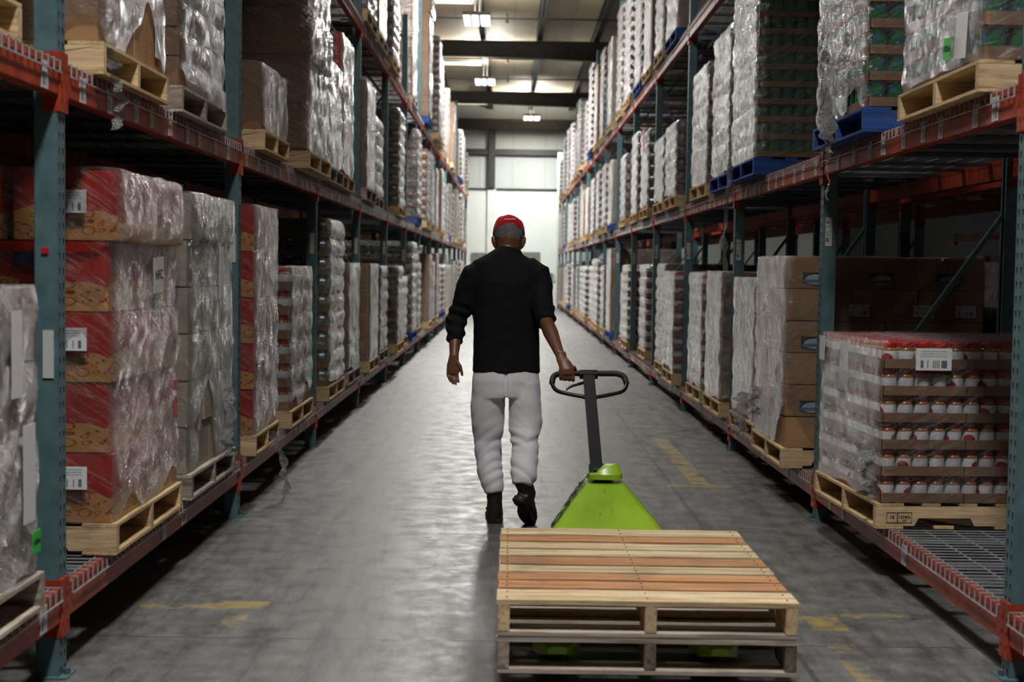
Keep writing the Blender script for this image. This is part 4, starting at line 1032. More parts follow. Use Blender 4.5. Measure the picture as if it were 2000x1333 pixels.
for i in range(10):
    yy = SIDES['right']['D0'] + S + (i // 2) * S + .65 + (i % 2) * 1.4; kd = rr.choice(['kraft', 'scroll', 'white', 'pale', 'red', 'brown'])
    z = SIDES['right']['z'][0][1] + .01
    n = rr.choice([4, 5, 5]); cans = kd in ('red', 'white'); lh_ = .14 if cans else .27; n = n * 2 if cans else n
    r = empty('wrapped_load', (7.4 + .6, yy, z + PH), math.pi); tag(r, 'wrapped %s on the third rack row seen through the right rack, %s along' % (DESC[kd], ORD[i]), 'wrapped pallet load', 'wrapped loads on the third rack row')
    g = inst('packed_goods', far_goods(kd, n, lh_, 1.0, 1.16), r); 
    inst('film_wrap', wrap_mesh(1.0, 1.16, n * lh_, lh_, .01, i * 3.0, m_film_far, nu=48, nv=12), r)
    pallet('wood', 8.0, yy, z, math.pi, 'wooden pallet on the third rack row, under its %s load' % ORD[i], False, 'pallets on the third rack row')
# ------------------------------------------------------------------ pallet truck and its two pallets
PX, PYC, PROT = .466, 4.985, math.pi / 2     # centre of the pallets; stringers run along the aisle
def jack_pallet(z, boards, strc, botc, label, bw):
    W = .98; D = 1.23
    r = empty('pallet', (PX, PYC, z), PROT); tag(r, label, 'pallet', 'two stacked pallets on the pallet truck')
    x = -D / 2; gapn = (D - sum(bw)) / (len(bw) - 1)
    rr = random.Random(int(z * 1000))
    for i, wd in enumerate(bw):        # i = 0 is nearest the camera (local -x)
        q = MB(); n = 12; vs = []; ang = rr.uniform(-.006, .006)
        for k_ in range(n + 1):
            y = -W / 2 + W * k_ / n + (rr.uniform(-.004, .004) if k_ in (0, n) else 0)
            e1 = .0025 * noise.noise(Vector((y * 5, i, 1))); e2 = .0025 * noise.noise(Vector((y * 5, i, 7))); up = .003 * noise.noise(Vector((y * 2.5, i, 3)))
            for xx in (-wd / 2 + e1 + ang * y, wd / 2 + e2 + ang * y):
                for zz in (0, .016): vs.append((xx, y, zz + up))
        fs = [(0, 1, 3, 2), (n * 4, n * 4 + 2, n * 4 + 3, n * 4 + 1)]
        for k_ in range(n):
            a = k_ * 4; b_ = a + 4
            fs += [(a, b_, b_ + 1, a + 1), (a + 2, a + 3, b_ + 3, b_ + 2), (a, a + 2, b_ + 2, b_), (a + 1, b_ + 1, b_ + 3, a + 3)]
        q.add(vs, fs, boards[i])
        for yy in (-.46, 0, .46):      # nail heads
            for xx in (-wd * .25, wd * .25): q.lathe([(.0035, .0165), (.003, .018)], m_ink, 6, (xx, -yy, .0005))
        q.build('deck_board', r, (x + wd / 2, 0, .105)); x += wd + gapn
    hs = .09
    pr = [(-D / 2, 0), (-.44, 0), (-.42, .036), (-.17, .036), (-.15, 0), (.15, 0), (.17, .036), (.42, .036), (.44, 0), (D / 2, 0), (D / 2, hs), (-D / 2, hs)]
    for k3, y in enumerate((-W / 2 + .02, -.01, W / 2 - .02)):
        q = MB(); n_ = len(pr); y0, y1 = -.019, .019
        vs = [(p[0], y0 , p[1]) for p in pr] + [(p[0], y1, p[1]) for p in pr]
        quads = [(0, 1, 2, 11), (2, 3, 10, 11), (3, 4, 5, 10), (5, 6, 7, 10), (7, 8, 9, 10)]
        fs = quads + [tuple(reversed([a + n_ for a in qq])) for qq in quads]
        for a in range(n_): j = (a + 1) % n_; fs.append((a, a + n_, j + n_, j))
        q.add(vs, fs, strc[k3]); q.build('stringer', r, (0, y, .016), bevel=.002)
    for i, (xx, wd) in enumerate(((-D / 2 + .055, .11), (-.30, .1), (-.01, .1), (.29, .1), (D / 2 - .055, .11))):
        q = MB(); q.box(-wd / 2, wd / 2, -W / 2, W / 2, 0, .016, botc); q.build('bottom_board', r, (xx, 0, 0), bevel=.002)
    return r
P, O = m_wood_pale, m_wood_or
jack_pallet(.209, [P, O, O, P, O, P, P, O, P], (m_wood, m_wood, m_wood), m_wood_oldy, 'new pine pallet with pale and orange boards, stacked on the weathered pallet', [.150, .10, .095, .10, .12, .105, .115, .10, .135])
jack_pallet(.086, [m_wood_oldy] * 7, (m_wood_dark, m_wood_dark, m_wood_old), m_wood_oldy, 'weathered dark pallet underneath the new pine one, on the forks of the truck', [.12, .09, .09, .09, .09, .09, .12])

m_lime = None
def lime():
    t = NT('lime_green_paint'); tc = t.n('ShaderNodeTexCoord')
    mp = t.n('ShaderNodeMapping', i_Vector=(tc, 'Object')); mp.inputs['Scale'].default_value = (40, 9, 9)
    n1 = t.n('ShaderNodeTexNoise', i_Vector=mp, i_Scale=1.0, i_Detail=5.0, i_Roughness=.7)
    n2 = t.n('ShaderNodeTexNoise', i_Vector=(tc, 'Object'), i_Scale=6.0, i_Detail=5.0)
    c = t.ramp(n2.outputs[0], [(.3, hexc(122, 160, 30)), (.7, hexc(152, 190, 46))]).outputs[0]
    c = t.mix(t.ramp(n1.outputs[0], [(.63, (0, 0, 0)), (.70, (.8, .8, .8))]).outputs[0], c, (.03, .04, .015, 1))
    t.l(c, t.b.inputs['Base Color']); t.b.inputs['Roughness'].default_value = .32; return t.m
m_lime = lime()
m_black = simple('black_painted_steel', hexc(22, 22, 29), .32, var=.15); m_rub = simple('black_rubber', hexc(22, 22, 24), .6); m_poly = simple('wheel_polyurethane', hexc(60, 58, 54), .5)
J = empty('pallet_truck', (.44, 6.2, 0)); tag(J, 'lime green hand pallet truck with black handle carrying two stacked pallets', 'pallet truck')
def W2(x, y, z): return (x - .44, y - 6.2, z)
# forks
for sx in (-1, 1):
    q = MB(); cx = .44 + sx * .245 + (.03 if sx > 0 else -.02)
    pts = [(4.43, .030, .135, .160), (4.47, .062, .122, .172), (4.56, .080, .116, .178), (5.2, .08, .118, .175), (5.72, .08, .118, .170)]
    vs = []
    for (y, hw, z0, z1) in pts:
        vs += [W2(cx - hw, y, z0), W2(cx + hw, y, z0), W2(cx + hw, y, z1 - .006), W2(cx + hw - .012, y, z1), W2(cx - hw + .012, y, z1), W2(cx - hw, y, z1 - .006)]
    fs = [(0, 1, 2, 3, 4, 5)[::-1], tuple(24 + i for i in range(6))]
    for i in range(4):
        for k_ in range(6): j = (k_ + 1) % 6; fs.append((i * 6 + k_, i * 6 + j, i * 6 + 6 + j, i * 6 + 6 + k_))
    q.add(vs, fs, m_lime); fk = q.build('fork', J, smooth=math.radians(40))
    q = MB(); q.cyl(W2(cx - .035, 4.78, .04), W2(cx + .035, 4.78, .04), .038, m_poly, 20); q.box(*[v for v in (cx - .05 - .44, cx - .044 - .44)], 4.74 - 6.2, 4.86 - 6.2, .03, .105, m_black); q.box(cx + .044 - .44, cx + .05 - .44, 4.74 - 6.2, 4.86 - 6.2, .03, .105, m_black)
    q.build('load_wheel', J, smooth=math.radians(40))
# tapered front hood
q = MB()
def ring(y, z, xl, xr, dep): return [W2(xl, y + dep, z), W2(xl, y + .018, z), W2(xl + .014, y, z), W2(xr - .014, y, z), W2(xr, y + .018, z), W2(xr, y + dep, z)]
rs = [ring(5.72, .10, .105, .775, .10), ring(5.73, .20, .155, .722, .12), ring(5.75, .30, .205, .664, .16), ring(5.87, .39, .285, .585, .20), ring(5.965, .458, .353, .520, .20)]
vs = [v for r_ in rs for v in r_]; fs = []
for i in range(len(rs) - 1):
    for k_ in range(6): j = (k_ + 1) % 6; fs.append((i * 6 + k_, i * 6 + j, i * 6 + 6 + j, i * 6 + 6 + k_))
fs += [tuple(range(6)), tuple(24 + i for i in range(6))[::-1]]
q.add(vs, fs, m_lime); hood = q.build('hood', J)
# lettering CLARK down its left flank
f = lettering('CLARK', .105, m_ink, J, extrude=.0008, offset=.002)
a0 = Vector(W2(.205, 5.76, .30)); a1 = Vector(W2(.353, 5.99, .475)); 
e1 = (a1 - a0).normalized(); yv = Vector((0, 1, 0)); nrm = e1.cross(yv).normalized(); 
if nrm.x > 0: nrm = -nrm
up = nrm.cross(e1)
f.matrix_local = Matrix((e1, up, nrm)).transposed().to_4x4(); mid = (a0 + a1) / 2 + Vector((0, .065, 0)); mid = mid + nrm * .004; f.location = mid; f['label'] = 'dark CLARK lettering on the left flank'
# head cap of the pump
q = MB(); q.loft([(W2(.437, 6.05, .476), .080, .065, .6), (W2(.437, 6.05, .494), .080, .065, .6), (W2(.437, 6.052, .502), .068, .055, .7), (W2(.425, 6.06, .514), .036, .035), (W2(.422, 6.06, .516), .02, .02)], m_lime, 28, ref=(1, 0, 0)); q.build('head_cap', J, smooth=math.radians(25))
q = MB(); q.cyl(W2(.437, 6.15, .10), W2(.437, 6.15, .50), .045, m_black, 20); q.cyl(W2(.437, 6.25, .12), W2(.437, 6.25, .30), .035, m_black, 16); q.build('hydraulic_pump', J, smooth=math.radians(40))
for sx in (-1, 1):
    q = MB(); q.cyl(W2(.437 + sx * .05, 6.18, .09), W2(.437 + sx * .095, 6.18, .09), .09, m_rub, 28); q.cyl(W2(.437 + sx * .048, 6.18, .09), W2(.437 + sx * .10, 6.18, .09), .05, m_chan, 20); q.build('steering_wheel', J, smooth=math.radians(40))
# tiller
T0, T1 = Vector((.428, 6.24, .34)), Vector((.413, 7.0, .872))
tdir = (T1 - T0).normalized(); tside = Vector((1, 0, 0)); tside = (tside - tdir * tside.dot(tdir)).normalized(); tn = tside.cross(tdir)
def TT(a, d, n=0):     # a: sideways, d: distance back from the grip bar along the tiller, n: out of its plane
    p = T1 - tdir * d + tside * a + tn * n; return W2(p.x, p.y, p.z)
q = MB(); q.bar(TT(0, .92), TT(0, .015), .058, .030, m_black, up=tn); q.build('tiller', J, bevel=.003)
q = MB(); q.bar(TT(0, .95), TT(0, .70), .074, .045, m_black, up=tn); q.build('tiller_bracket', J, bevel=.003)
# loop handle
lp = [(.02, 0), (.10, 0), (.145, .002), (.178, .022), (.190, .07), (.183, .115), (.160, .145), (.11, .165), (.03, .188)]
for sx in (-1, 1):
    q = MB(); q.tube([TT(sx * a, d) for a, d in lp], .0105, m_black, 14, 8); q.build('handle_loop', J, smooth=True)
    q = MB(); q.tube([TT(sx * a, d) for a, d in lp[:5]] + [TT(sx * .188, .085)], lambda u: .0155 if u < .85 else .0155 - .004 * (u - .85) / .15, m_rub, 14, 8); q.build('rubber_grip', J, smooth=True)
q = MB(); q.bar(TT(0, .028), TT(0, -.012), .095, .034, m_black, up=tn); q.build('handle_clamp', J, bevel=.003)
q = MB(); q.loft([(TT(-.028, .075), .009, .006), (TT(-.06, .088), .010, .006), (TT(-.09, .102), .009, .005), (TT(-.115, .125), .006, .004), (TT(-.121, .137), .003, .003)], m_black, 10, ref=tdir); o = q.build('release_lever', J, smooth=True)
q = MB(); q.cyl(TT(-.035, .19, 0), TT(.035, .19, 0), .011, m_black, 10); q.build('cross_pin', J)

# ------------------------------------------------------------------ the man
m_skin = simple('dark_brown_skin', hexc(112, 72, 54), .42, var=.10, scale=18)
m_shirt = None
def cloth(name, c, rough=.85, sheen=.2, scale=120):
    t = NT(name); tc = t.n('ShaderNodeTexCoord'); n1 = t.n('ShaderNodeTexNoise', i_Vector=(tc, 'Object'), i_Scale=float(scale), i_Detail=3.0); n2 = t.n('ShaderNodeTexNoise', i_Vector=(tc, 'Object'), i_Scale=4.0, i_Detail=3.0)
    t.l(t.ramp(n2.outputs[0], [(.3, tuple(x * .86 for x in c[:3])), (.7, c[:3])]).outputs[0], t.b.inputs['Base Color'])
    t.b.inputs['Roughness'].default_value = rough; t.b.inputs['Sheen Weight'].default_value = sheen; t.b.inputs['Specular IOR Level'].default_value = .25
    t.bump(n1.outputs[0], .25, .002); return t.m
m_shirt = cloth('black_jersey', hexc(17, 17, 21), sheen=.0); m_trous = cloth('white_sweat_cloth', hexc(242, 242, 248)); m_cap = cloth('red_cap_cloth', hexc(190, 14, 22), sheen=.1)
m_boot = simple('worn_black_leather', hexc(34, 28, 26), .5, var=.3, scale=30); m_sole = simple('black_rubber_sole', hexc(26, 24, 23), .75, var=.2)
m_white = simple('white_thread', hexc(235, 230, 230), .7); m_lip = simple('lips', hexc(110, 60, 52), .45); m_eye = simple('eye_white', hexc(230, 226, 220), .2); m_iris = simple('dark_iris', hexc(30, 18, 12), .2)
def hairmat():
    t = NT('short_grey_hair'); tc = t.n('ShaderNodeTexCoord'); n1 = t.n('ShaderNodeTexNoise', i_Vector=(tc, 'Object'), i_Scale=260.0, i_Detail=2.0)
    t.l(t.ramp(n1.outputs[0], [(.36, (.02, .018, .016)), (.66, (.26, .26, .25))]).outputs[0], t.b.inputs['Base Color']); t.b.inputs['Roughness'].default_value = .9; t.bump(n1.outputs[0], .8, .004); return t.m
m_hair = hairmat()
def remesh(mb, name, voxel, smooth_it=4, m=None, parent=None, disp=None):
    """fuse the overlapping lofts into one continuous surface"""
    me = mb.mesh(name + '_raw'); o = bpy.data.objects.new('tmp', me); col.objects.link(o)
    md = o.modifiers.new('r', 'REMESH'); md.mode = 'VOXEL'; md.voxel_size = voxel
    ms = o.modifiers.new('s', 'SMOOTH'); ms.factor = .5; ms.iterations = smooth_it
    dg = bpy.context.evaluated_depsgraph_get(); ev = o.evaluated_get(dg); out = bpy.data.meshes.new_from_object(ev)
    bpy.data.objects.remove(o); bpy.data.meshes.remove(me)
    if disp:
        n = len(out.vertices); co = np.empty(n * 3, 'f'); out.vertices.foreach_get('co', co); no = np.empty(n * 3, 'f'); out.vertices.foreach_get('normal', no)
        co = co.reshape(-1, 3); no = no.reshape(-1, 3)
        for i in range(n): co[i] += no[i] * disp(Vector(co[i]))
        out.vertices.foreach_set('co', co.ravel()); out.update()
    out.materials.clear(); out.materials.append(m); out.name = name; out.polygons.foreach_set('material_index', [0] * len(out.polygons)); out.shade_smooth()
    return inst(name, out, parent)
MAN = empty('person', (-.02, 7.45, 0)); tag(MAN, 'man seen from behind in red cap, black shirt and white sweatpants pulling the pallet truck', 'person')
MO = Vector((-.02, 7.45, 0))
def Q(x, y, z): return (x - MO.x, y - MO.y, z)
# body
bd = MB()
bd.loft([(Q(-.01, 7.48, .80), .13, .09), (Q(-.015, 7.48, .90), .155, .10), (Q(-.02, 7.475, 1.05), .145, .095), (Q(-.02, 7.47, 1.22), .16, .10), (Q(-.02, 7.46, 1.36), .165, .105), (Q(-.02, 7.455, 1.43), .12, .08), (Q(-.018, 7.455, 1.45), .070, .062), (Q(-.015, 7.475, 1.49), .062, .062), (Q(-.013, 7.50, 1.525), .062, .064), (Q(-.012, 7.515, 1.55), .056, .058)], m_skin, 28)
# head, bowed forward
HC = Vector((-.010, 7.53, 1.562)); HS = 1.10
tilt = Matrix.Rotation(-math.radians(24), 4, 'X')
def H(x, y, z): v = (tilt @ Vector((x, y, z))) * HS; return Q(HC.x + v.x, HC.y + v.y, HC.z + v.z)
head_prof = [(-.105, .012, .030, .035), (-.095, .034, .040, .030), (-.075, .050, .058, .016), (-.045, .062, .076, .004), (-.01, .068, .088, -.004), (.03, .072, .093, -.008), (.06, .069, .088, -.010), (.085, .055, .070, -.010), (.10, .034, .043, -.010), (.105, .012, .015, -.010)]
bd.loft([(H(0, c_, z), rx * HS, ry * HS, .95) for z, rx, ry, c_ in head_prof], m_skin, 28, ref=(1, 0, 0))
bd.loft([(H(0, .084, .018), .006, .006), (H(0, .096, .0), .009, .010), (H(0, .103, -.018), .014, .012), (H(0, .098, -.028), .010, .008)], m_skin, 10)      # nose
bd.loft([(H(-.045, .072, .032), .010, .008), (H(0, .082, .034), .010, .010), (H(.045, .072, .032), .010, .008)], m_skin, 8, ref=(0, 0, 1))            # brow
for sx in (-1, 1):    # ears
    bd.loft([(H(sx * .062, .000, -.042), .007, .010), (H(sx * .070, -.004, -.032), .009, .015), (H(sx * .078, -.010, -.010), .010, .020), (H(sx * .079, -.012, .006), .010, .020), (H(sx * .070, -.006, .020), .008, .012)], m_skin, 10, ref=(1, 0, 0))
# arms
LS, LE, LW = (-.180, 7.46, 1.355), (-.292, 7.50, 1.13), (-.298, 7.37, .925)
RS, RE, RW = (.132, 7.447, 1.355), (.196, 7.34, 1.13), (.272, 7.085, .950)
def lerp(a, b, t): return tuple(a[i] + (b[i] - a[i]) * t for i in range(3))
for A, B_, C_ in ((LS, LE, LW), (RS, RE, RW)):
    bd.loft([(Q(*A), .044, .044), (Q(*lerp(A, B_, .5)), .043, .044), (Q(*lerp(A, B_, .9)), .037, .038), (Q(*lerp(B_, C_, .12)), .039, .041), (Q(*lerp(B_, C_, .35)), .041, .039), (Q(*lerp(B_, C_, .7)), .031, .028), (Q(*lerp(B_, C_, .93)), .026, .020), (Q(*C_), .026, .019)], m_skin, 20)
def finger(pts, r0, r1):
    n = len(pts); bd.loft([(Q(*pts[0]), r0 * .8, r0 * .8)] + [(Q(*pts[i]), r0 + (r1 - r0) * i / (n - 1), r0 + (r1 - r0) * i / (n - 1)) for i in range(1, n)] + [(Q(*[pts[-1][k_] + (pts[-1][k_] - pts[-2][k_]) * .25 for k_ in range(3)]), r1 * .5, r1 * .5)], m_skin, 10, ref=(.3, .5, .1))
# left hand: relaxed, palm back towards the camera, thumb on the body side
x0, y0, z0 = LW
bd.loft([(Q(x0, y0, z0 + .01), .025, .018), (Q(x0 - .002, y0 - .002, z0 - .02), .030, .017), (Q(x0 - .004, y0 - .004, z0 - .05), .036, .015), (Q(x0 - .004, y0 - .008, z0 - .085), .035, .013), (Q(x0 - .004, y0 - .010, z0 - .096), .031, .011)], m_skin, 20, ref=(1, 0, 0))
for i, (dx, ln) in enumerate(((-.030, .050), (-.013, .064), (.006, .068), (.024, .056))):      # little .. index
    bx, by, bz = x0 - .004 + dx, y0 - .006, z0 - .084
    c_ = .3 + .1 * (3 - i)
    finger([(bx, by, bz + .015), (bx + .001, by - .004, bz - ln * .36), (bx + .004 + .002 * (3 - i), by - .004 - ln * .22 * c_ * 2, bz - ln * .68), (bx + .009 + .003 * (3 - i), by - .010 - ln * .5 * c_ * 2, bz - ln * .93)], .0085, .0068)
finger([(x0 + .014, y0 - .008, z0 - .022), (x0 + .034, y0 - .014, z0 - .050), (x0 + .042, y0 - .018, z0 - .078), (x0 + .047, y0 - .018, z0 - .100)], .0115, .0078)
# right hand: closed round the grip bar, back of the hand to the camera
gy, gz = T1.y - .002, T1.z
hx = .300
bd.loft([(Q(RW[0], RW[1] + .02, RW[2] + .02), .027, .022), (Q(RW[0] + .006, RW[1] - .005, RW[2] - .012), .030, .022), (Q(hx - .008, gy - .012, gz + .045), .036, .022), (Q(hx, gy - .026, gz + .018), .040, .017), (Q(hx + .002, gy - .030, gz - .008), .040, .014)], m_skin, 20, ref=(1, 0, 0))
for i, dx in enumerate((-.033, -.012, .010, .032)):     # little .. index, curled under the bar
    bx = hx + dx; e = .002 * i
    finger([(bx, gy - .028, gz + .004), (bx + .002, gy - .027, gz - .022 - e), (bx + .003, gy - .008, gz - .032 - e), (bx + .002, gy + .018, gz - .022), (bx, gy + .026, gz + .002), (bx, gy + .016, gz + .016)], .0108, .0080)
finger([(hx + .022, gy - .014, gz + .034), (hx + .040, gy - .002, gz + .030), (hx + .046, gy + .014, gz + .018), (hx + .040, gy + .026, gz + .002)], .0118, .0085)
# legs
LH, LK, LA = (-.095, 7.48, .86), (-.085, 7.56, .47), (-.062, 7.475, .10)
RH, RK, RA = (.080, 7.47, .86), (.095, 7.47, .47), (.080, 7.25, .235)
for A, B_, C_ in ((LH, LK, LA), (RH, RK, RA)):
    bd.loft([(Q(*A), .080, .085), (Q(*lerp(A, B_, .5)), .066, .068), (Q(*lerp(A, B_, .95)), .048, .050), (Q(*lerp(B_, C_, .3)), .048, .052), (Q(*lerp(B_, C_, .7)), .036, .038), (Q(*C_), .032, .034)], m_skin, 18)
body = remesh(bd, 'body', .0042, 3, m_skin, MAN)
# face details
for sx in (-1, 1):
    q = MB(); q.lathe([(.002, -.011), (.009, -.007), (.0115, 0), (.009, .007), (.002, .011)], m_eye, 14); e = q.build('eye', MAN, smooth=True); e.location = H(sx * .030, .073, .016)
    q = MB(); q.lathe([(.005, 0), (.004, .002), (.001, .0025)], m_iris, 12); o = q.build('iris', e, (0, .0095, 0)); o.rotation_euler = (-math.pi / 2, 0, 0)
q = MB(); q.loft([(H(-.022, .078, -.055), .003, .003), (H(-.008, .088, -.052), .006, .007), (H(0, .089, -.054), .006, .007), (H(.008, .088, -.052), .006, .007), (H(.022, .078, -.055), .003, .003)], m_lip, 10, ref=(0, 0, 1)); q.build('lips', MAN, smooth=True)
# hair: a shell over the back and sides of the skull
def headpt(th, z, off):
    for i in range(len(head_prof) - 1):
        if head_prof[i][0] <= z <= head_prof[i + 1][0]: break
    a, b_ = head_prof[i], head_prof[i + 1]; t_ = (z - a[0]) / (b_[0] - a[0]); t_ = min(max(t_, 0), 1)
    rx, ry, cy = (a[k_] + (b_[k_] - a[k_]) * t_ for k_ in (1, 2, 3))
    return ((rx + off) * math.cos(th), cy + (ry + off) * math.sin(th), z)
q = MB(); vs = []; fs = []; nt, nz_ = 48, 16
for j in range(nz_ + 1):
    for i in range(nt + 1):
        th = math.radians(165 + 210 * i / nt); side = abs(math.cos(th)); zl = -.060 + .045 * side ** 2 * 1.4; zz = zl + (.088 - zl) * j / nz_
        vs.append(H(*headpt(th, zz, .005 if j else .0005)))
for j in range(nz_):
    for i in range(nt): a = j * (nt + 1) + i; fs.append((a, a + 1, a + nt + 2, a + nt + 1))
q.add(vs, fs, m_hair); q.build('hair', MAN, smooth=True)
# cap with a peak, lower at the front
q = MB(); vs = []; fs = []; nt, nz_ = 56, 14
for j in range(nz_ + 1):
    for i in range(nt):
        th = 2 * math.pi * i / nt; back = max(0, -math.sin(th)); zl = .030 + .020 * (1 - abs(math.cos(th))) * (1 if math.sin(th) < 0 else -.2)
        t_ = j / nz_; zz = zl + (.110 - zl) * math.sin(t_ * math.pi / 2)
        rx = .081 * math.cos(t_ * math.pi / 2) ** .36; ry = .099 * math.cos(t_ * math.pi / 2) ** .36
        k_ = 1 + .02 * noise.noise(Vector((math.cos(th) * 2.2, math.sin(th) * 2.2, t_ * 2.4)))
        zz += .010 * noise.noise(Vector((math.cos(th) * 1.7 + 4, math.sin(th) * 1.7, t_ * 2))) * t_
        vs.append(H(rx * math.cos(th) * k_, -.006 + ry * math.sin(th) * k_, zz))
for j in range(nz_):
    for i in range(nt): a = j * nt + i; c_ = j * nt + (i + 1) % nt; fs.append((a, c_, c_ + nt, a + nt))
fs.append(tuple(nz_ * nt + i for i in range(nt)))
q.add(vs, fs, m_cap); cap = q.build('cap', MAN, smooth=True)
q = MB(); vs = []; 
for j in range(6):
    for i in range(17):
        th = math.radians(25 + 130 * i / 16); rr_ = 1 + .62 * j / 5 * math.sin(math.radians(180 * i / 16)) ** .7
        for dz in (0, .003): vs.append(H(.077 * math.cos(th) * (1 + .06 * j / 5), -.006 + .098 * math.sin(th) * rr_, .030 - .012 * (j / 5) + dz - .02 * abs(math.cos(th)) ** 2 * j / 5))
fs = []
for j in range(5):
    for i in range(16):
        a = (j * 17 + i) * 2; b_ = a + 2; c_ = a + 34; d_ = c_ + 2; fs += [(a, b_, d_, c_), (a + 1, c_ + 1, d_ + 1, b_ + 1)]
q.add(vs, fs, m_cap); q.build('cap_peak', cap, smooth=True)
f = lettering('Louisville', .016, m_white, cap, shear=.35, extrude=.0008, align_y='BOTTOM'); f.location = Vector(H(.004, -.1075, .062)); f.rotation_euler = (math.radians(90 - 24 - 14), 0, 0); f['label'] = 'white script lettering on the back'
# shirt
sh = MB()
sh.loft([(Q(-.014, 7.47, .835), .186, .122, .9), (Q(-.014, 7.47, .90), .186, .122, .9), (Q(-.016, 7.47, 1.0), .182, .118, .9), (Q(-.018, 7.468, 1.12), .182, .116, .9), (Q(-.020, 7.465, 1.24), .188, .118, .9), (Q(-.020, 7.46, 1.34), .198, .120, .9), (Q(-.020, 7.458, 1.40), .194, .108, .95), (Q(-.019, 7.455, 1.445), .186, .094), (Q(-.018, 7.455, 1.474), .118, .078), (Q(-.016, 7.46, 1.490), .080, .072), (Q(-.015, 7.466, 1.502), .072, .069)], m_shirt, 40)
sh.loft([(Q(-.10, 7.455, 1.385), .07, .075), (Q(-.155, 7.458, 1.388), .074, .076), (Q(-.200, 7.462, 1.368), .068, .072), (Q(-.230, 7.468, 1.31), .062, .066), (Q(*lerp(LS, LE, .6)), .064, .064), (Q(*lerp(LS, LE, .95)), .060, .062), (Q(*lerp(LE, LW, .15)), .057, .060), (Q(*lerp(LE, LW, .4)), .052, .052), (Q(*lerp(LE, LW, .58)), .044, .044), (Q(*lerp(LE, LW, .61)), .043, .043)], m_shirt, 24)
sh.loft([(Q(.06, 7.455, 1.390), .07, .075), (Q(.115, 7.452, 1.398), .074, .076), (Q(.152, 7.445, 1.380), .072, .074), (Q(.172, 7.43, 1.31), .064, .066), (Q(*lerp(RS, RE, .6)), .066, .066), (Q(*lerp(RS, RE, .9)), .060, .062), (Q(*lerp(RE, RW, .02)), .056, .058), (Q(*lerp(RE, RW, .06)), .054, .056)], m_shirt, 24)
def shirt_folds(v):
    return .0035 * noise.noise(Vector((v.x * 9, v.y * 9, v.z * 5))) + .004 * noise.noise(Vector((v.x * 7 + v.z * 10, v.y * 7, v.z * 14 - v.x * 12))) + (.005 * math.sin(v.z * 110 + v.x * 30) * (1 if abs(v.x) > .2 and v.z < 1.22 else .0))
shirt = remesh(sh, 'shirt', .007, 4, m_shirt, MAN, shirt_folds)
q = MB(); q.loft([(Q(-.015, 7.464, 1.485), .085, .076), (Q(-.015, 7.468, 1.504), .075, .073), (Q(-.015, 7.468, 1.506), .068, .067)], m_shirt, 30, cap=False); q.build('collar', shirt, smooth=True)
# trousers
tr_ = MB()
tr_.loft([(Q(-.014, 7.47, .875), .176, .118, .9), (Q(-.014, 7.47, .80), .186, .126, .85), (Q(-.014, 7.475, .74), .188, .124, .85), (Q(-.012, 7.475, .70), .184, .115, .85)], m_trous, 36)
tr_.loft([(Q(-.106, 7.475, .78), .092, .112), (Q(-.110, 7.49, .66), .097, .104), (Q(-.113, 7.51, .55), .094, .096), (Q(-.113, 7.53, .46), .078, .090), (Q(-.110, 7.52, .38), .072, .084), (Q(-.100, 7.50, .30), .070, .080), (Q(-.084, 7.485, .23), .068, .074), (Q(-.072, 7.475, .185), .062, .068), (Q(-.070, 7.47, .163), .054, .060)], m_trous, 30)
tr_.loft([(Q(.086, 7.47, .78), .090, .112), (Q(.094, 7.465, .66), .092, .106), (Q(.097, 7.46, .57), .094, .100), (Q(.092, 7.44, .50), .084, .094), (Q(.094, 7.39, .43), .076, .088), (Q(.096, 7.34, .36), .072, .080), (Q(.092, 7.29, .30), .068, .072), (Q(.082, 7.265, .262), .058, .062), (Q(.080, 7.258, .245), .052, .056)], m_trous, 30)
def folds(v):
    z = v.z; lo = max(0, min(1, (.62 - z) / .35)); s_ = v.x * 5
    f1 = noise.noise(Vector((v.x * 7, v.y * 7, z * 9))) * .007
    d1 = z * 16 + v.x * (14 if v.x > .02 else -12) + v.y * 8
    f2 = (abs(noise.noise(Vector((d1, v.x * 3 + 7, v.y * 3)))) - .25) * (.011 * lo + .004)
    f3 = -.010 * math.exp(-((z - .50 + v.x * .2) / .018) ** 2) * (1 if v.x > .02 else 0) - .008 * math.exp(-((z - .43 - v.x * .3) / .014) ** 2) * (1 if v.x > .02 else 0)
    f4 = -.016 * math.exp(-((v.x - .006) / .010) ** 2) * (1 if z > .66 and v.y < .0 else 0) * min(1, max(0, (.90 - z) / .1))
    return f1 + f2 + f3 + f4
trous = remesh(tr_, 'trousers', .007, 4, m_trous, MAN, folds)
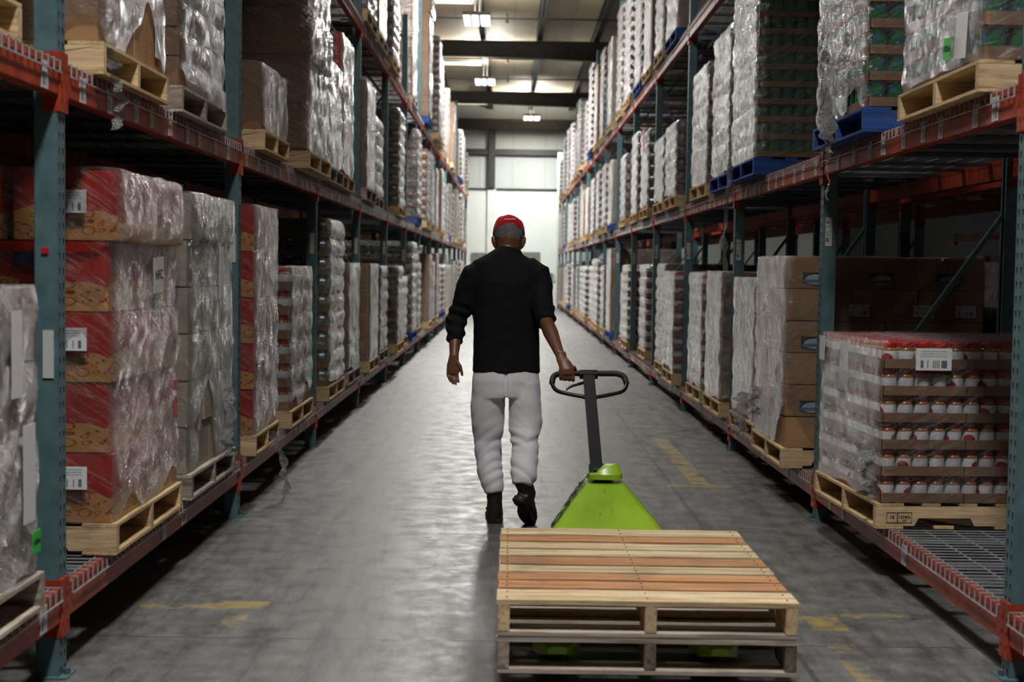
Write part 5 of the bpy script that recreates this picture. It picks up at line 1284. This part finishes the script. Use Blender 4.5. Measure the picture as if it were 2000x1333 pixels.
# boots
def boot(O, fwd, up, label, T):
    """O: back bottom of the heel; fwd and up: directions of the sole"""
    fwd = Vector(fwd).normalized(); up = Vector(up); up = (up - fwd * up.dot(fwd)).normalized(); sd = fwd.cross(up).normalized(); O = Vector(O)
    def B(f_, s_, u_): v = O + fwd * f_ + sd * s_ + up * u_; return Q(*v)
    r = empty('boot'); r.parent = MAN; 
    q = MB()
    T = Vector(Q(*T)); A = Vector(B(.050, 0, .085))
    q.loft([(T + (T - A) * .05, .046, .050), (T.lerp(A, .3), .044, .048), (T.lerp(A, .7), .042, .050), (B(.052, 0, .080), .043, .056), (B(.062, 0, .055), .045, .070), (B(.07, 0, .026), .047, .078)], m_boot, 20, ref=sd)
    q.loft([(B(.01, 0, .05), .034, .026), (B(.06, 0, .055), .042, .032), (B(.12, 0, .06), .042, .034), (B(.18, 0, .048), .048, .026), (B(.23, 0, .040), .048, .022), (B(.265, 0, .036), .034, .016), (B(.275, 0, .034), .018, .010)], m_boot, 20, ref=sd)
    me = remesh(q, 'boot_upper', .006, 3, m_boot, r, lambda v: .002 * noise.noise(v * 40))
    q = MB(); out = [(-.002, .030), (.02, .042), (.07, .042), (.11, .037), (.16, .046), (.21, .051), (.25, .044), (.275, .028), (.285, .008)]
    pts = [(f_, -s_) for f_, s_ in out] + [(f_, s_) for f_, s_ in out[::-1]]
    n = len(pts); vs = [B(f_, s_, 0 if not (.085 < f_ < .135) else .012) for f_, s_ in pts] + [B(f_, s_, .026) for f_, s_ in pts]
    fs = [tuple(range(n)), tuple(range(2 * n - 1, n - 1, -1))] + [(k_, (k_ + 1) % n, n + (k_ + 1) % n, n + k_) for k_ in range(n)]
    q.add(vs, fs, m_sole)
    for k_ in range(11):
        f_ = .012 + .024 * k_
        if .08 < f_ < .13: continue
        q.bar(B(f_, -.030, -.002), B(f_, .030, -.002), .010, .006, m_sole, up=up)
    q.build('boot_sole', r, bevel=.002)
    r['label'] = label
    return r
boot((-.064, 7.425, .004), (-.03, 1, 0), (0, 0, 1), 'left boot flat on the floor', (-.070, 7.472, .185))
boot((.058, 7.222, .165), (.22, .72, -.60), (-.05, -.55, .8), 'right boot with heel lifted', (.080, 7.262, .275))
